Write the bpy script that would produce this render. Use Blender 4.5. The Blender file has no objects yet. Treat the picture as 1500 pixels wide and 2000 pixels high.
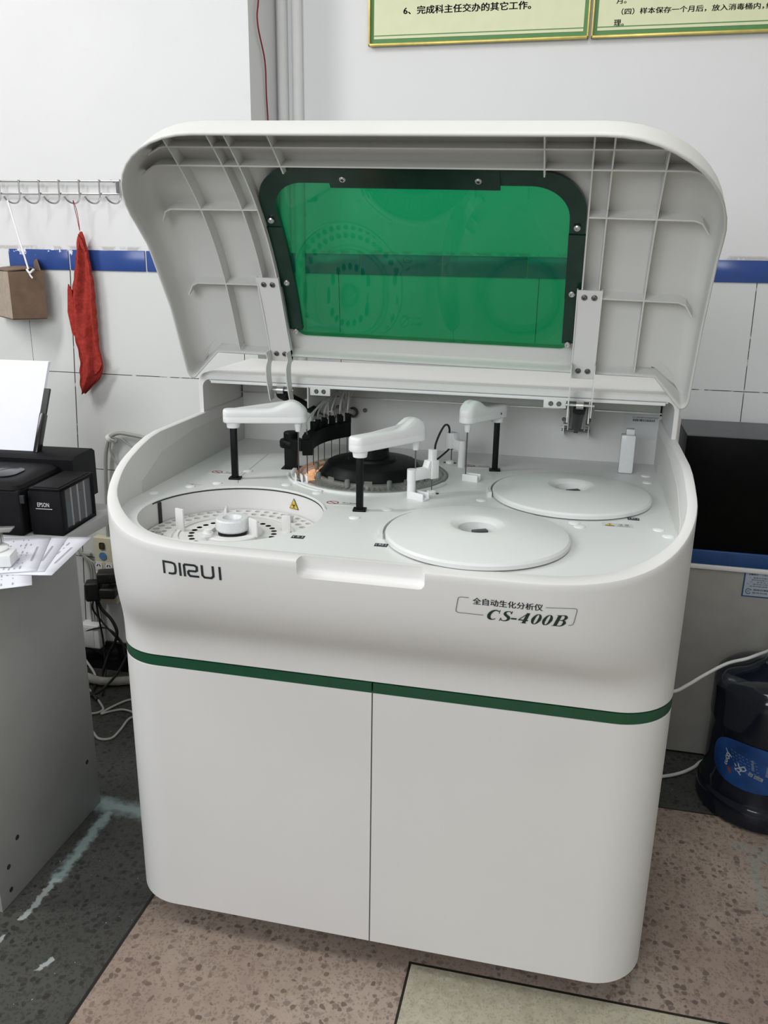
import bpy, bmesh, math, random
from mathutils import Matrix, Vector
random.seed(7)
sc = bpy.context.scene
COL = sc.collection
PI = math.pi
# ------------------------------------------------------------------ camera
cam_d = bpy.data.cameras.new('camera'); cam = bpy.data.objects.new('camera', cam_d); COL.objects.link(cam)
sc.camera = cam
def camera_matrix(loc, pitch, yaw, roll):
    f = Vector((-math.sin(yaw)*math.cos(pitch), math.cos(yaw)*math.cos(pitch), -math.sin(pitch)))
    rt = Vector((math.cos(yaw), math.sin(yaw), 0)); dn = f.cross(rt)
    c, s = math.cos(roll), math.sin(roll)
    r = c*rt + s*dn; d = -s*rt + c*dn
    m = Matrix.Identity(4)
    for i in range(3):
        m[i][0] = r[i]; m[i][1] = -d[i]; m[i][2] = -f[i]; m[i][3] = loc[i]
    return m
cam.matrix_world = camera_matrix((0.2927, -1.2376, 1.3077), 0.30063, 0.21897, -0.01563)
cam_d.sensor_fit = 'HORIZONTAL'; cam_d.sensor_width = 36.0
cam_d.lens = 36.0*1630.28/1500.0
cam_d.clip_start = 0.02
# ------------------------------------------------------------------ world, lights, exposure
w = bpy.data.worlds.new('world'); sc.world = w; w.use_nodes = True
w.node_tree.nodes['Background'].inputs[0].default_value = (0.8, 0.86, 0.95, 1)
w.node_tree.nodes['Background'].inputs[1].default_value = 0.15
def area(name, loc, target, sx, sy, power, col=(1, 1, 1)):
    d = bpy.data.lights.new(name, 'AREA'); d.shape = 'RECTANGLE'; d.size = sx; d.size_y = sy
    d.energy = power; d.color = col
    o = bpy.data.objects.new(name, d); COL.objects.link(o); o.location = loc
    o.rotation_euler = (Vector(target)-Vector(loc)).to_track_quat('-Z', 'Y').to_euler()
    return o
area('ceiling_tube_light', (-1.85, -0.35, 2.5), (-0.5, 0.3, 0.5), 0.2, 1.2, 15.5, (1, .985, .97))
area('ceiling_tube_light_front', (0.35, -0.3, 2.62), (0.35, -0.3, 0), 0.5, 1.0, 6.5, (1, .99, .98))
area('front_fill_light', (-0.9, -3.2, 2.15), (0.0, 0.3, 0.85), 2.4, 1.2, 41, (.95, .975, 1))  # added front fill from behind the camera, no window is built there
sc.view_settings.view_transform = 'Standard'; sc.view_settings.look = 'None'
sc.view_settings.exposure = 0.64
sc.view_settings.use_curve_mapping = False
# ------------------------------------------------------------------ materials
def new_mat(name):
    m = bpy.data.materials.new(name); m.use_nodes = True
    return m, m.node_tree, m.node_tree.nodes['Principled BSDF']
def mat(name, col, rough=.5, metal=0., var=.04, scale=30., spec=.5, bump=0., bscale=300., coat=0., trans=0., ior=1.45):
    m, nt, b = new_mat(name)
    if len(col) == 3: col = (*col, 1)
    n = nt.nodes.new('ShaderNodeTexNoise'); n.inputs['Scale'].default_value = scale; n.inputs['Detail'].default_value = 4
    tc = nt.nodes.new('ShaderNodeNewGeometry'); nt.links.new(tc.outputs['Position'], n.inputs['Vector'])
    r = nt.nodes.new('ShaderNodeValToRGB')
    r.color_ramp.elements[0].position = .3; r.color_ramp.elements[1].position = .7
    r.color_ramp.elements[0].color = (*[c*(1-var) for c in col[:3]], 1)
    r.color_ramp.elements[1].color = (*[min(1, c*(1+var)) for c in col[:3]], 1)
    nt.links.new(n.outputs['Fac'], r.inputs['Fac']); nt.links.new(r.outputs['Color'], b.inputs['Base Color'])
    b.inputs['Roughness'].default_value = rough; b.inputs['Metallic'].default_value = metal
    b.inputs['Specular IOR Level'].default_value = spec; b.inputs['Coat Weight'].default_value = coat
    b.inputs['Transmission Weight'].default_value = trans; b.inputs['IOR'].default_value = ior
    if bump:
        n2 = nt.nodes.new('ShaderNodeTexNoise'); n2.inputs['Scale'].default_value = bscale
        nt.links.new(tc.outputs['Position'], n2.inputs['Vector'])
        bp = nt.nodes.new('ShaderNodeBump'); bp.inputs['Strength'].default_value = bump; bp.inputs['Distance'].default_value = .002
        nt.links.new(n2.outputs['Fac'], bp.inputs['Height']); nt.links.new(bp.outputs['Normal'], b.inputs['Normal'])
    return m
def clear_mat(name, tint, gloss_rough=.03, base=None, fac=0., ior=1.45):
    """thin clear sheet: transparent tint + fresnel reflection (+ a share of diffuse body colour)"""
    m, nt, b = new_mat(name); nt.nodes.remove(b)
    out = nt.nodes['Material Output']
    t = nt.nodes.new('ShaderNodeBsdfTransparent'); t.inputs[0].default_value = (*tint, 1)
    g = nt.nodes.new('ShaderNodeBsdfGlossy'); g.inputs['Roughness'].default_value = gloss_rough
    fr = nt.nodes.new('ShaderNodeFresnel'); 
    gm = nt.nodes.new('ShaderNodeNewGeometry'); mi = nt.nodes.new('ShaderNodeMapRange'); nt.links.new(gm.outputs['Backfacing'], mi.inputs['Value'])
    mi.inputs['To Min'].default_value = ior; mi.inputs['To Max'].default_value = 1/ior; nt.links.new(mi.outputs[0], fr.inputs['IOR'])
    cur = t.outputs[0]
    n = nt.nodes.new('ShaderNodeTexNoise'); n.inputs['Scale'].default_value = 12
    if base:
        d = nt.nodes.new('ShaderNodeBsdfDiffuse'); d.inputs[0].default_value = (*base, 1)
        mx = nt.nodes.new('ShaderNodeMixShader')
        mr = nt.nodes.new('ShaderNodeMapRange'); mr.inputs['To Min'].default_value = fac*.9; mr.inputs['To Max'].default_value = min(1, fac*1.1)
        nt.links.new(n.outputs['Fac'], mr.inputs['Value']); nt.links.new(mr.outputs[0], mx.inputs[0])
        nt.links.new(cur, mx.inputs[1]); nt.links.new(d.outputs[0], mx.inputs[2]); cur = mx.outputs[0]
    mx = nt.nodes.new('ShaderNodeMixShader')
    nt.links.new(fr.outputs[0], mx.inputs[0]); nt.links.new(cur, mx.inputs[1]); nt.links.new(g.outputs[0], mx.inputs[2])
    nt.links.new(mx.outputs[0], out.inputs['Surface'])
    return m
WHITE = mat('white_enamel_plastic', (.74, .735, .725), .42, var=.012, scale=6)
LIDIN = mat('white_moulded_plastic', (.66, .66, .64), .55, var=.015, scale=8)
DECK = mat('white_deck_plastic', (.72, .735, .725), .38, var=.012, scale=7)
PALE = mat('pale_grey_metal_sheet', (.64, .65, .63), .45, var=.03, scale=9)
BRIGHT = mat('bright_white_plastic', (.82, .83, .83), .35, var=.01)
BLACK = mat('matte_black_plastic', (.012, .013, .014), .45, var=.2)
BLACKG = mat('black_anodised_metal', (.007, .0075, .008), .42, var=.2, spec=.15)
RUBBER = mat('black_rubber', (.012, .012, .012), .7)
GREEN = mat('dark_green_strip', (.012, .075, .035), .35, var=.08)
GASKET = mat('dark_green_gasket', (.007, .030, .020), .22, var=.2, spec=.4)
STEEL = mat('brushed_steel', (.55, .55, .54), .3, 1.)
DSTEEL = mat('dark_steel', (.18, .18, .18), .35, 1.)
GREYP = mat('grey_plastic', (.2, .21, .21), .4)
INKDARK = mat('printed_black_ink', (.02, .025, .03), .5)
INKGREEN = mat('printed_dark_green_ink', (.01, .03, .02), .5)
INKGREY = mat('printed_grey_ink', (.22, .22, .24), .6)
INKRED = mat('printed_red_ink', (.3, .03, .03), .5)
INKWHITE = mat('printed_white_ink', (.75, .75, .75), .5)
YELLOW = mat('warning_yellow', (.72, .5, .05), .4)
LABELG = mat('pale_label', (.6, .62, .62), .4)
GAP = mat('dark_gap', (.03, .03, .03), .8)
HOLE = mat('cup_shadow_grey', (.33, .34, .33), .6)  # shade inside the sample cup holes, painted as a flat grey
MILKY = clear_mat('milky_polypropylene', (.92, .94, .95), .25, (.84, .86, .865), .85)
CLEAR = clear_mat('clear_acrylic', (.84, .84, .83), .05, (.6, .6, .58), .22)
CUV = clear_mat('cuvette_plastic', (.80, .80, .79), .08, (.55, .55, .53), .34)
TUBEC = clear_mat('clear_tubing', (.86, .87, .86), .1, (.75, .76, .75), .35)
GREENGLASS = clear_mat('green_acrylic_pane', (.010, .40, .150), .02, (.012, .25, .09), .3, ior=1.45)
# ------------------------------------------------------------------ mesh helpers
def nb(): return bmesh.new()
def box(bm, c, s, rot=None, bev=0., seg=2):
    hx, hy, hz = s[0]/2, s[1]/2, s[2]/2
    M = Matrix.Translation(Vector(c))
    if rot is not None: M = M @ (rot if isinstance(rot, Matrix) else Matrix.Rotation(rot, 4, 'Z'))
    vs = [bm.verts.new(M @ Vector((x, y, z))) for x in (-hx, hx) for y in (-hy, hy) for z in (-hz, hz)]
    fs = [bm.faces.new([vs[i] for i in q]) for q in ((0, 1, 3, 2), (4, 6, 7, 5), (0, 4, 5, 1), (2, 3, 7, 6), (0, 2, 6, 4), (1, 5, 7, 3))]
    if bev > 0:
        es = list({e for f in fs for e in f.edges})
        bmesh.ops.bevel(bm, geom=es, offset=bev, offset_type='OFFSET', segments=seg, profile=.5, affect='EDGES')
    return vs
def frame_of(d):
    d = Vector(d).normalized()
    u = d.orthogonal().normalized(); return u, d.cross(u), d
def cyl(bm, p0, p1, r0, r1=None, n=20, cap=True):
    r1 = r0 if r1 is None else r1
    p0, p1 = Vector(p0), Vector(p1); u, v, _ = frame_of(p1-p0)
    A = [bm.verts.new(p0+(u*math.cos(2*PI*i/n)+v*math.sin(2*PI*i/n))*r0) for i in range(n)]
    Bv = [bm.verts.new(p1+(u*math.cos(2*PI*i/n)+v*math.sin(2*PI*i/n))*r1) for i in range(n)]
    for i in range(n): bm.faces.new((A[i], A[(i+1) % n], Bv[(i+1) % n], Bv[i]))
    if cap: bm.faces.new(A[::-1]); bm.faces.new(Bv)
def catmull(pts, k=8, closed=False):
    P = [Vector(p) for p in pts]
    if len(P) < 3: return P
    out = []; n = len(P)
    for i in range(n-1 if not closed else n):
        p1, p2 = P[i], P[(i+1) % n]
        p0 = P[i-1] if (i > 0 or closed) else p1*2-p2
        p3 = P[(i+2) % n] if (i+2 < n or closed) else p2*2-p1
        for j in range(k):
            t = j/k; out.append(.5*((2*p1)+(p2-p0)*t+(2*p0-5*p1+4*p2-p3)*t*t+(3*p1-p0-3*p2+p3)*t**3))
    if not closed: out.append(P[-1])
    return out
def tube(bm, pts, r, n=8, smooth=True, k=8):
    P = catmull(pts, k) if smooth else [Vector(p) for p in pts]
    rings = []; u = None
    for i, p in enumerate(P):
        d = (P[min(i+1, len(P)-1)]-P[max(i-1, 0)]).normalized()
        if u is None: u = d.orthogonal().normalized()
        u = (u-d*u.dot(d)); u = u.normalized() if u.length > 1e-6 else d.orthogonal().normalized()
        v = d.cross(u); rr = r(i/(len(P)-1)) if callable(r) else r
        rings.append([bm.verts.new(p+(u*math.cos(2*PI*j/n)+v*math.sin(2*PI*j/n))*rr) for j in range(n)])
    for a, b in zip(rings, rings[1:]):
        for j in range(n): bm.faces.new((a[j], a[(j+1) % n], b[(j+1) % n], b[j]))
    bm.faces.new(rings[0][::-1]); bm.faces.new(rings[-1])
def lathe(bm, prof, c, n=64, a0=0., a1=2*PI, axis=None):
    c = Vector(c); full = abs(a1-a0-2*PI) < 1e-6; m = n if full else n+1
    R = axis or Matrix.Identity(3)
    rings = []
    for r, z in prof:
        if r < 1e-6: rings.append([bm.verts.new(c+R @ Vector((0, 0, z)))])
        else: rings.append([bm.verts.new(c+R @ Vector((r*math.cos(a0+(a1-a0)*i/n), r*math.sin(a0+(a1-a0)*i/n), z))) for i in range(m)])
    for A, Bv in zip(rings, rings[1:]):
        for i in range(n):
            j = (i+1) % m
            if len(A) == 1 and len(Bv) == 1: continue
            if len(A) == 1: bm.faces.new((A[0], Bv[i], Bv[j]))
            elif len(Bv) == 1: bm.faces.new((A[i], A[j], Bv[0]))
            else: bm.faces.new((A[i], A[j], Bv[j], Bv[i]))
    return rings
def arc_solid(bm, prof, c, n, a0, a1):
    rings = lathe(bm, prof+[prof[0]], c, n, a0, a1)
    bm.faces.new([r_[0] for r_ in rings[:-1]]); bm.faces.new([r_[-1] for r_ in rings[:-1]][::-1])
    bmesh.ops.remove_doubles(bm, verts=bm.verts, dist=1e-6)
def ring_plate(bm, c, r0, r1, z0, z1, n=64):
    lathe(bm, [(r0, z0), (r1, z0), (r1, z1), (r0, z1), (r0, z0)], c, n)
def prism(bm, pts, off):
    """polygon in space (list of 3D points) extruded by vector off"""
    off = Vector(off)
    A = [bm.verts.new(Vector(p)) for p in pts]; Bv = [bm.verts.new(Vector(p)+off) for p in pts]
    n = len(A); bm.faces.new(A[::-1]); bm.faces.new(Bv)
    for i in range(n): bm.faces.new((A[i], A[(i+1) % n], Bv[(i+1) % n], Bv[i]))
def grid(bm, rows, closed=False):
    V = [[bm.verts.new(Vector(p)) for p in r] for r in rows]
    for a, b in zip(V, V[1:]):
        m = len(a)
        for i in range(m if closed else m-1): bm.faces.new((a[i], a[(i+1) % m], b[(i+1) % m], b[i]))
    return V
def fill_loops(bm, loops):
    """planar fill of an outer loop with holes"""
    es = []
    for L in loops:
        vs = [bm.verts.new(Vector(p)) for p in L]
        for i in range(len(vs)): es.append(bm.edges.new((vs[i], vs[(i+1) % len(vs)])))
    bmesh.ops.triangle_fill(bm, use_beauty=True, use_dissolve=False, edges=es)
def circle(c, r, z, n=48): return [(c[0]+r*math.cos(2*PI*i/n), c[1]+r*math.sin(2*PI*i/n), z) for i in range(n)]
ROOT = {}
def put(o, parent):
    if parent is None: return
    o.parent = parent
    if parent.name in ROOT: o.matrix_parent_inverse = ROOT[parent.name].inverted()
def obj(name, bm, m, parent=None, ang=35, label=None, solid=0., off=1., recalc=True):
    if recalc: bmesh.ops.recalc_face_normals(bm, faces=bm.faces)
    me = bpy.data.meshes.new(name); bm.to_mesh(me); bm.free()
    me.materials.append(m)
    if ang:
        for p in me.polygons: p.use_smooth = True
        me.set_sharp_from_angle(angle=math.radians(ang))
    o = bpy.data.objects.new(name, me); COL.objects.link(o); put(o, parent)
    if label: o['label'] = label
    if solid:
        md = o.modifiers.new('thickness', 'SOLIDIFY'); md.thickness = solid; md.offset = off; md.use_rim = True
    return o
def tag(o, label, cat, group=None):
    o['label'] = label; o['category'] = cat
    if group: o['group'] = group
    return o
def thing(name, label, cat, loc=(0, 0, 0), group=None, rotz=0.):
    o = bpy.data.objects.new(name, None); COL.objects.link(o); o.empty_display_size = .05
    o.location = loc; o.rotation_euler = (0, 0, rotz)
    ROOT[o.name] = Matrix.Translation(Vector(loc)) @ Matrix.Rotation(rotz, 4, 'Z')
    return tag(o, label, cat, group)
def struct(name, bm, m, ang=None, parent=None):
    o = obj(name, bm, m, parent, ang); o['kind'] = 'structure'; return o
def boolean(o, cutter_bm):
    me = bpy.data.meshes.new('cutter'); bmesh.ops.recalc_face_normals(cutter_bm, faces=cutter_bm.faces); cutter_bm.to_mesh(me); cutter_bm.free()
    c = bpy.data.objects.new('cutter', me); COL.objects.link(c)
    md = o.modifiers.new('cut', 'BOOLEAN'); md.operation = 'DIFFERENCE'; md.solver = 'EXACT'; md.object = c
    dg = bpy.context.evaluated_depsgraph_get(); dg.update()
    res = bpy.data.meshes.new_from_object(o.evaluated_get(dg))
    o.modifiers.clear(); old = o.data; o.data = res; bpy.data.meshes.remove(old)
    bpy.data.objects.remove(c); bpy.data.meshes.remove(me)
def text_bm(body, size, bold=0., shear=0., space=1.):
    c = bpy.data.curves.new('txt', 'FONT'); c.body = body; c.size = size; c.shear = shear; c.space_character = space
    c.resolution_u = 3
    o = bpy.data.objects.new('txt', c); COL.objects.link(o)
    dg = bpy.context.evaluated_depsgraph_get(); dg.update()
    me = bpy.data.meshes.new_from_object(o.evaluated_get(dg))
    bm = nb()
    sh = .022*size*min(1.4, bold/.0004) if bold else 0.
    for dx, dy in (((0, 0), (sh, 0), (-sh, 0), (0, sh*.6), (0, -sh*.6)) if sh else ((0, 0),)):
        k = len(bm.verts); bm.from_mesh(me); bm.verts.ensure_lookup_table()
        for v in bm.verts[k:]: v.co.x += dx; v.co.y += dy
    bpy.data.objects.remove(o); bpy.data.curves.remove(c); bpy.data.meshes.remove(me)
    return bm
def remap(bm, f):
    for v in bm.verts: v.co = Vector(f(v.co.x, v.co.y, v.co.z))
    return bm
def fit_text(bm, x0, x1, y0, y1):
    xs = [v.co.x for v in bm.verts]; ys = [v.co.y for v in bm.verts]
    a, b, c, d = min(xs), max(xs), min(ys), max(ys)
    return remap(bm, lambda x, y, z: (x0+(x-a)/(b-a)*(x1-x0), y0+(y-c)/(d-c)*(y1-y0), 0))
def stroke(bm, pts, widths, smooth=True, k=6):
    """flat ribbon of varying width in the xy plane"""
    P = catmull([(p[0], p[1], 0) for p in pts], k) if smooth else [Vector((p[0], p[1], 0)) for p in pts]
    n = len(P)
    if not isinstance(widths, (list, tuple)): widths = [widths]*len(pts)
    W = []
    for i in range(n):
        t = i/(n-1)*(len(widths)-1); j = min(int(t), len(widths)-2); W.append(widths[j]+(widths[j+1]-widths[j])*(t-j))
    L = []
    for i in range(n):
        d1 = (P[i]-P[i-1]).normalized() if i > 0 else None
        d2 = (P[i+1]-P[i]).normalized() if i < n-1 else None
        d = ((d1 or d2)+(d2 or d1)).normalized(); nv = Vector((-d.y, d.x, 0))
        sc_ = 1./max(.5, nv.dot(Vector((-(d2 or d1).y, (d2 or d1).x, 0))))
        L.append((bm.verts.new(P[i]+nv*W[i]/2*sc_), bm.verts.new(P[i]-nv*W[i]/2*sc_)))
    for a, b in zip(L, L[1:]): bm.faces.new((a[0], a[1], b[1], b[0]))
def screw(name, p, nrm, r, parent, m=STEEL):
    bm = nb(); p = Vector(p); nrm = Vector(nrm).normalized()
    Q = nrm.to_track_quat('Z', 'Y').to_matrix()
    lathe(bm, [(0, -.001), (r, -.001), (r, r*.35), (r*.75, r*.62), (r*.45, r*.62), (r*.42, r*.2), (0, r*.2)], p, 14, axis=Q)
    return obj(name, bm, m, parent)
def lerp(a, b, t): return a+(b-a)*t
def interp(x, X, Y):
    if x <= X[0]: return Y[0]
    for i in range(len(X)-1):
        if x <= X[i+1]: return Y[i]+(Y[i+1]-Y[i])*(x-X[i])/(X[i+1]-X[i])
    return Y[-1]
def sinterp(x, X, Y):
    """monotone-ish smooth interpolation (finite difference hermite)"""
    if x <= X[0]: return Y[0]
    if x >= X[-1]: return Y[-1]
    n = len(X); D = [(Y[i+1]-Y[i])/(X[i+1]-X[i]) for i in range(n-1)]
    def sl(i):
        if i == 0: return D[0]
        if i == n-1: return D[-1]
        a, b = D[i-1], D[i]
        return 0. if a*b <= 0 else 2*a*b/(a+b)
    for i in range(n-1):
        if x <= X[i+1]:
            h = X[i+1]-X[i]; t = (x-X[i])/h
            return (2*t**3-3*t*t+1)*Y[i]+(t**3-2*t*t+t)*h*sl(i)+(-2*t**3+3*t*t)*Y[i+1]+(t**3-t*t)*h*sl(i+1)
# ------------------------------------------------------------------ node helper for the room surfaces
class NT:
    def __init__(s, name):
        s.m, s.t, s.b = new_mat(name)
        g = s.t.nodes.new('ShaderNodeNewGeometry'); s.pos = g.outputs['Position']
        x = s.t.nodes.new('ShaderNodeSeparateXYZ'); s.t.links.new(s.pos, x.inputs[0]); s.x, s.y, s.z = x.outputs
    def put(s, sock, v):
        if hasattr(v, 'is_output') or isinstance(v, bpy.types.NodeSocket): s.t.links.new(v, sock)
        else: sock.default_value = v
    def m_(s, op, a, b=0., c=0., clamp=False):
        n = s.t.nodes.new('ShaderNodeMath'); n.operation = op; n.use_clamp = clamp
        for i, v in enumerate((a, b, c)): s.put(n.inputs[i], v)
        return n.outputs[0]
    def mix(s, f, a, b):
        n = s.t.nodes.new('ShaderNodeMix'); n.data_type = 'RGBA'
        s.put(n.inputs[0], f)
        for i, v in ((6, a), (7, b)): s.put(n.inputs[i], (*v, 1) if isinstance(v, tuple) and len(v) == 3 else v)
        return n.outputs[2]
    def noise(s, scale, detail=3, rough=.5, vec=None):
        n = s.t.nodes.new('ShaderNodeTexNoise'); n.inputs['Scale'].default_value = scale; n.inputs['Detail'].default_value = detail
        n.inputs['Roughness'].default_value = rough; s.t.links.new(vec or s.pos, n.inputs['Vector']); return n.outputs['Fac'], n.outputs['Color']
    def voro(s, scale, vec=None):
        n = s.t.nodes.new('ShaderNodeTexVoronoi'); n.inputs['Scale'].default_value = scale; s.t.links.new(vec or s.pos, n.inputs['Vector'])
        return n.outputs['Distance'], n.outputs['Color']
    def ss(s, v, lo, hi):
        n = s.t.nodes.new('ShaderNodeMapRange'); n.interpolation_type = 'SMOOTHSTEP'
        s.put(n.inputs['Value'], v); n.inputs['From Min'].default_value = lo; n.inputs['From Max'].default_value = hi
        return n.outputs[0]
    def line(s, coord, at, hw):
        return s.m_('LESS_THAN', s.m_('ABSOLUTE', s.m_('SUBTRACT', coord, at)), hw)
    def mul(s, *a):
        r = a[0]
        for v in a[1:]: r = s.m_('MULTIPLY', r, v)
        return r
    def mx(s, *a):
        r = a[0]
        for v in a[1:]: r = s.m_('MAXIMUM', r, v)
        return r
    def seg(s, x, y, p, q):
        """distance to the segment p-q in the plane of x,y"""
        dx, dy = q[0]-p[0], q[1]-p[1]; L2 = dx*dx+dy*dy
        ax, ay = s.m_('SUBTRACT', x, p[0]), s.m_('SUBTRACT', y, p[1])
        t = s.m_('DIVIDE', s.m_('ADD', s.m_('MULTIPLY', ax, dx), s.m_('MULTIPLY', ay, dy)), L2, clamp=True)
        ex, ey = s.m_('SUBTRACT', ax, s.m_('MULTIPLY', t, dx)), s.m_('SUBTRACT', ay, s.m_('MULTIPLY', t, dy))
        return s.m_('SQRT', s.m_('ADD', s.m_('MULTIPLY', ex, ex), s.m_('MULTIPLY', ey, ey)))
    def sock(s, name, v): s.put(s.b.inputs[name], (*v, 1) if isinstance(v, tuple) and len(v) == 3 else v)
# ================================================================== SETTING
# floor ------------------------------------------------------------
n = NT('terrazzo_floor')
dn, dnc = n.noise(55, 3)
vm = n.t.nodes.new('ShaderNodeVectorMath'); vm.operation = 'MULTIPLY_ADD'; n.t.links.new(dnc, vm.inputs[0]); vm.inputs[1].default_value = (.016, .016, 0); n.t.links.new(n.pos, vm.inputs[2])
vpos = vm.outputs[0]
dist, vc = n.voro(70, vpos); dist2, vc2 = n.voro(170, vpos)
sepc = n.t.nodes.new('ShaderNodeSeparateColor'); n.t.links.new(vc, sepc.inputs[0]); cr = sepc.outputs[0]; cg = sepc.outputs[1]
sepd = n.t.nodes.new('ShaderNodeSeparateColor'); n.t.links.new(vc2, sepd.inputs[0]); cr2 = sepd.outputs[0]
big, _ = n.noise(3.2, 4); fine, _ = n.noise(260, 3); mid, _ = n.noise(28, 4)
edge = n.m_('ADD', dist, n.m_('MULTIPLY', n.m_('SUBTRACT', mid, .5), .35))
chip = n.mul(n.m_('SUBTRACT', 1., n.ss(edge, .36, .44)), n.m_('GREATER_THAN', cr, .34))
chip2 = n.mul(n.m_('SUBTRACT', 1., n.ss(dist2, .4, .5)), n.m_('GREATER_THAN', cr2, .35))
dark = n.mx(n.m_('LESS_THAN', n.x, -.487), n.m_('GREATER_THAN', n.y, .643))
cream = n.mul(n.m_('GREATER_THAN', n.x, .077), n.m_('LESS_THAN', n.y, .028))
base = n.mix(n.ss(big, .3, .7), (.31, .235, .19), (.42, .34, .28))
base = n.mix(cream, base, n.mix(n.ss(big, .3, .7), (.42, .39, .29), (.50, .47, .36)))
base = n.mix(dark, base, n.mix(n.ss(big, .3, .7), (.052, .053, .048), (.085, .085, .078)))
chipc = n.mix(cg, (.095, .066, .052), (.30, .235, .19))
chipc = n.mix(cream, chipc, (.5, .48, .39))
chipc = n.mix(dark, chipc, n.mix(cg, (.012, .012, .012), (.05, .048, .044)))
c = n.mix(n.mul(chip, .78), base, chipc)
small = n.mix(dark, n.mix(cream, (.16, .115, .09), (.3, .28, .2)), (.02, .02, .02))
c = n.mix(n.mul(chip2, .42), c, small)
c = n.mix(n.mul(n.ss(mid, .45, .75), .22, n.m_('SUBTRACT', 1., dark)), c, (.14, .10, .085))
c = n.mix(n.mul(n.ss(fine, .5, .75), .25), c, (.12, .1, .09))
gx = n.line(n.x, -.487, .0035)
gy = n.mul(n.line(n.y, .028, .0028), n.m_('GREATER_THAN', n.x, .074))
gx2 = n.mul(n.line(n.x, .077, .0025), n.m_('LESS_THAN', n.y, .028))
gy2 = n.mul(n.line(n.y, .643, .002), n.m_('GREATER_THAN', n.x, -.487))
c = n.mix(n.mx(gx, gy, gx2, gy2), c, (.018, .015, .012))
wob, wobc = n.noise(30, 4, .6)
wx = n.m_('ADD', n.x, n.m_('MULTIPLY', n.m_('SUBTRACT', wob, .5), .03)); wy = n.m_('ADD', n.y, n.m_('MULTIPLY', n.m_('SUBTRACT', mid, .5), .03))
brk, _ = n.noise(70, 3)
def paint(p, q, w_, thr, soft):
    d = n.m_('ADD', n.seg(wx, wy, p, q), n.m_('MULTIPLY', n.m_('SUBTRACT', brk, .5), thr))
    return n.m_('SUBTRACT', 1., n.ss(d, w_*soft, w_))
P1 = n.mul(n.mx(paint((-.765, .322), (-.60, .318), .040, .03, .1), paint((-.722, .29), (-.712, .06), .021, .03, .15)), .72)
P2 = n.mul(n.mx(paint((-.712, .06), (-.716, -.05), .010, .02, .5), paint((-.722, -.10), (-.72, -.14), .006, .02, .6), paint((-.607, -.150), (-.598, -.135), .008, .02, .5)), .75)
P3 = n.mul(n.mx(paint((.755, .535), (.79, .53), .018, .03, .4), paint((.782, .50), (.772, .33), .014, .03, .4), paint((.83, .56), (.80, .5), .012, .03, .4)), .55)
c = n.mix(P1, c, (.36, .48, .47)); c = n.mix(P2, c, (.45, .5, .49)); c = n.mix(P3, c, (.30, .34, .30))
specks = n.mul(n.m_('LESS_THAN', dist2, .16), n.m_('GREATER_THAN', cr2, .97))
c = n.mix(specks, c, (.45, .45, .42))
n.sock('Base Color', c); n.sock('Roughness', n.m_('ADD', .42, n.m_('MULTIPLY', mid, .2))); n.sock('Specular IOR Level', .35)
FLOOR = n.m
bm = nb(); grid(bm, [[(-3, -3.6, 0), (3, -3.6, 0)], [(-3, 1.6, 0), (3, 1.6, 0)]]); struct('floor', bm, FLOOR)
# walls --------------------------------------------------------------
def wall_mat(name, xs, zs, paintc, tilec, extra=()):
    n = NT(name)
    a, _ = n.noise(2.2, 5); b, _ = n.noise(40, 4)
    pc = n.mix(n.ss(a, .35, .7), paintc, tuple(v*.965 for v in paintc))
    pc = n.mix(n.mul(n.ss(b, .62, .8), .08), pc, (.55, .52, .47))
    tc = n.mix(n.ss(a, .3, .7), tilec, tuple(v*.96 for v in tilec))
    g = None
    for x in xs:
        L = n.mul(n.line(n.m_('ADD', n.x, n.m_('MULTIPLY', n.z, x[1])), x[0]+1.1*x[1], x[2] if len(x) > 2 else .0011), n.m_('LESS_THAN', n.z, x[3] if len(x) > 3 else 1.25))
        g = L if g is None else n.mx(g, L)
    for z in zs: g = n.mx(g, n.line(n.z, z, .0011))
    tc = n.mix(n.mul(g, n.ss(b, .3, .42)), tc, (.05, .05, .045))
    wob = n.m_('ADD', n.z, n.m_('MULTIPLY', n.m_('SUBTRACT', b, .5), .008))
    low = n.m_('LESS_THAN', wob, 1.262)
    dirt = n.mul(n.m_('SUBTRACT', 1., n.ss(n.m_('ABSOLUTE', n.m_('SUBTRACT', wob, 1.309)), .002, .008)), n.ss(b, .42, .58))
    c = n.mix(low, n.mix(n.mul(dirt, .55), pc, (.33, .29, .24)), tc)
    n.sock('Base Color', c)
    n.sock('Roughness', n.m_('ADD', .75, n.m_('MULTIPLY', low, -.57)))
    return n.m
WALL_L = wall_mat('left_wall_paint_and_tile', [(-1.124, -.055, .0016), (-1.264, 0, .0007, 1.12), (-.60, 0), (-1.70, 0), (-2.3, 0)], [.96, .672, .384], (.73, .73, .74), (.72, .735, .72))
WALL_B = wall_mat('back_wall_paint_and_tile', [(-.378, .03), (.183, 0), (.740, .02), (1.3, 0), (1.86, 0)], [.968, .68, .392], (.74, .74, .75), (.72, .73, .74))
PLAIN = wall_mat('plain_room_paint', [(-9, 0)], [-1], (.8, .8, .8), (.75, .75, .75))
BX = 1.15
bm = nb()
grid(bm, [[(-3, .96, 0), (-3, .96, 2.9)], [(-.56, .96, 0), (-.56, .96, 2.9)], [(-.551, 1.30, 0), (-.551, 1.30, 2.9)]]); struct('wall_left', bm, WALL_L)
bm = nb(); grid(bm, [[(-.7, BX, 0), (-.7, BX, 2.9)], [(3, BX, 0), (3, BX, 2.9)]]); struct('wall_back', bm, WALL_B)
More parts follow.
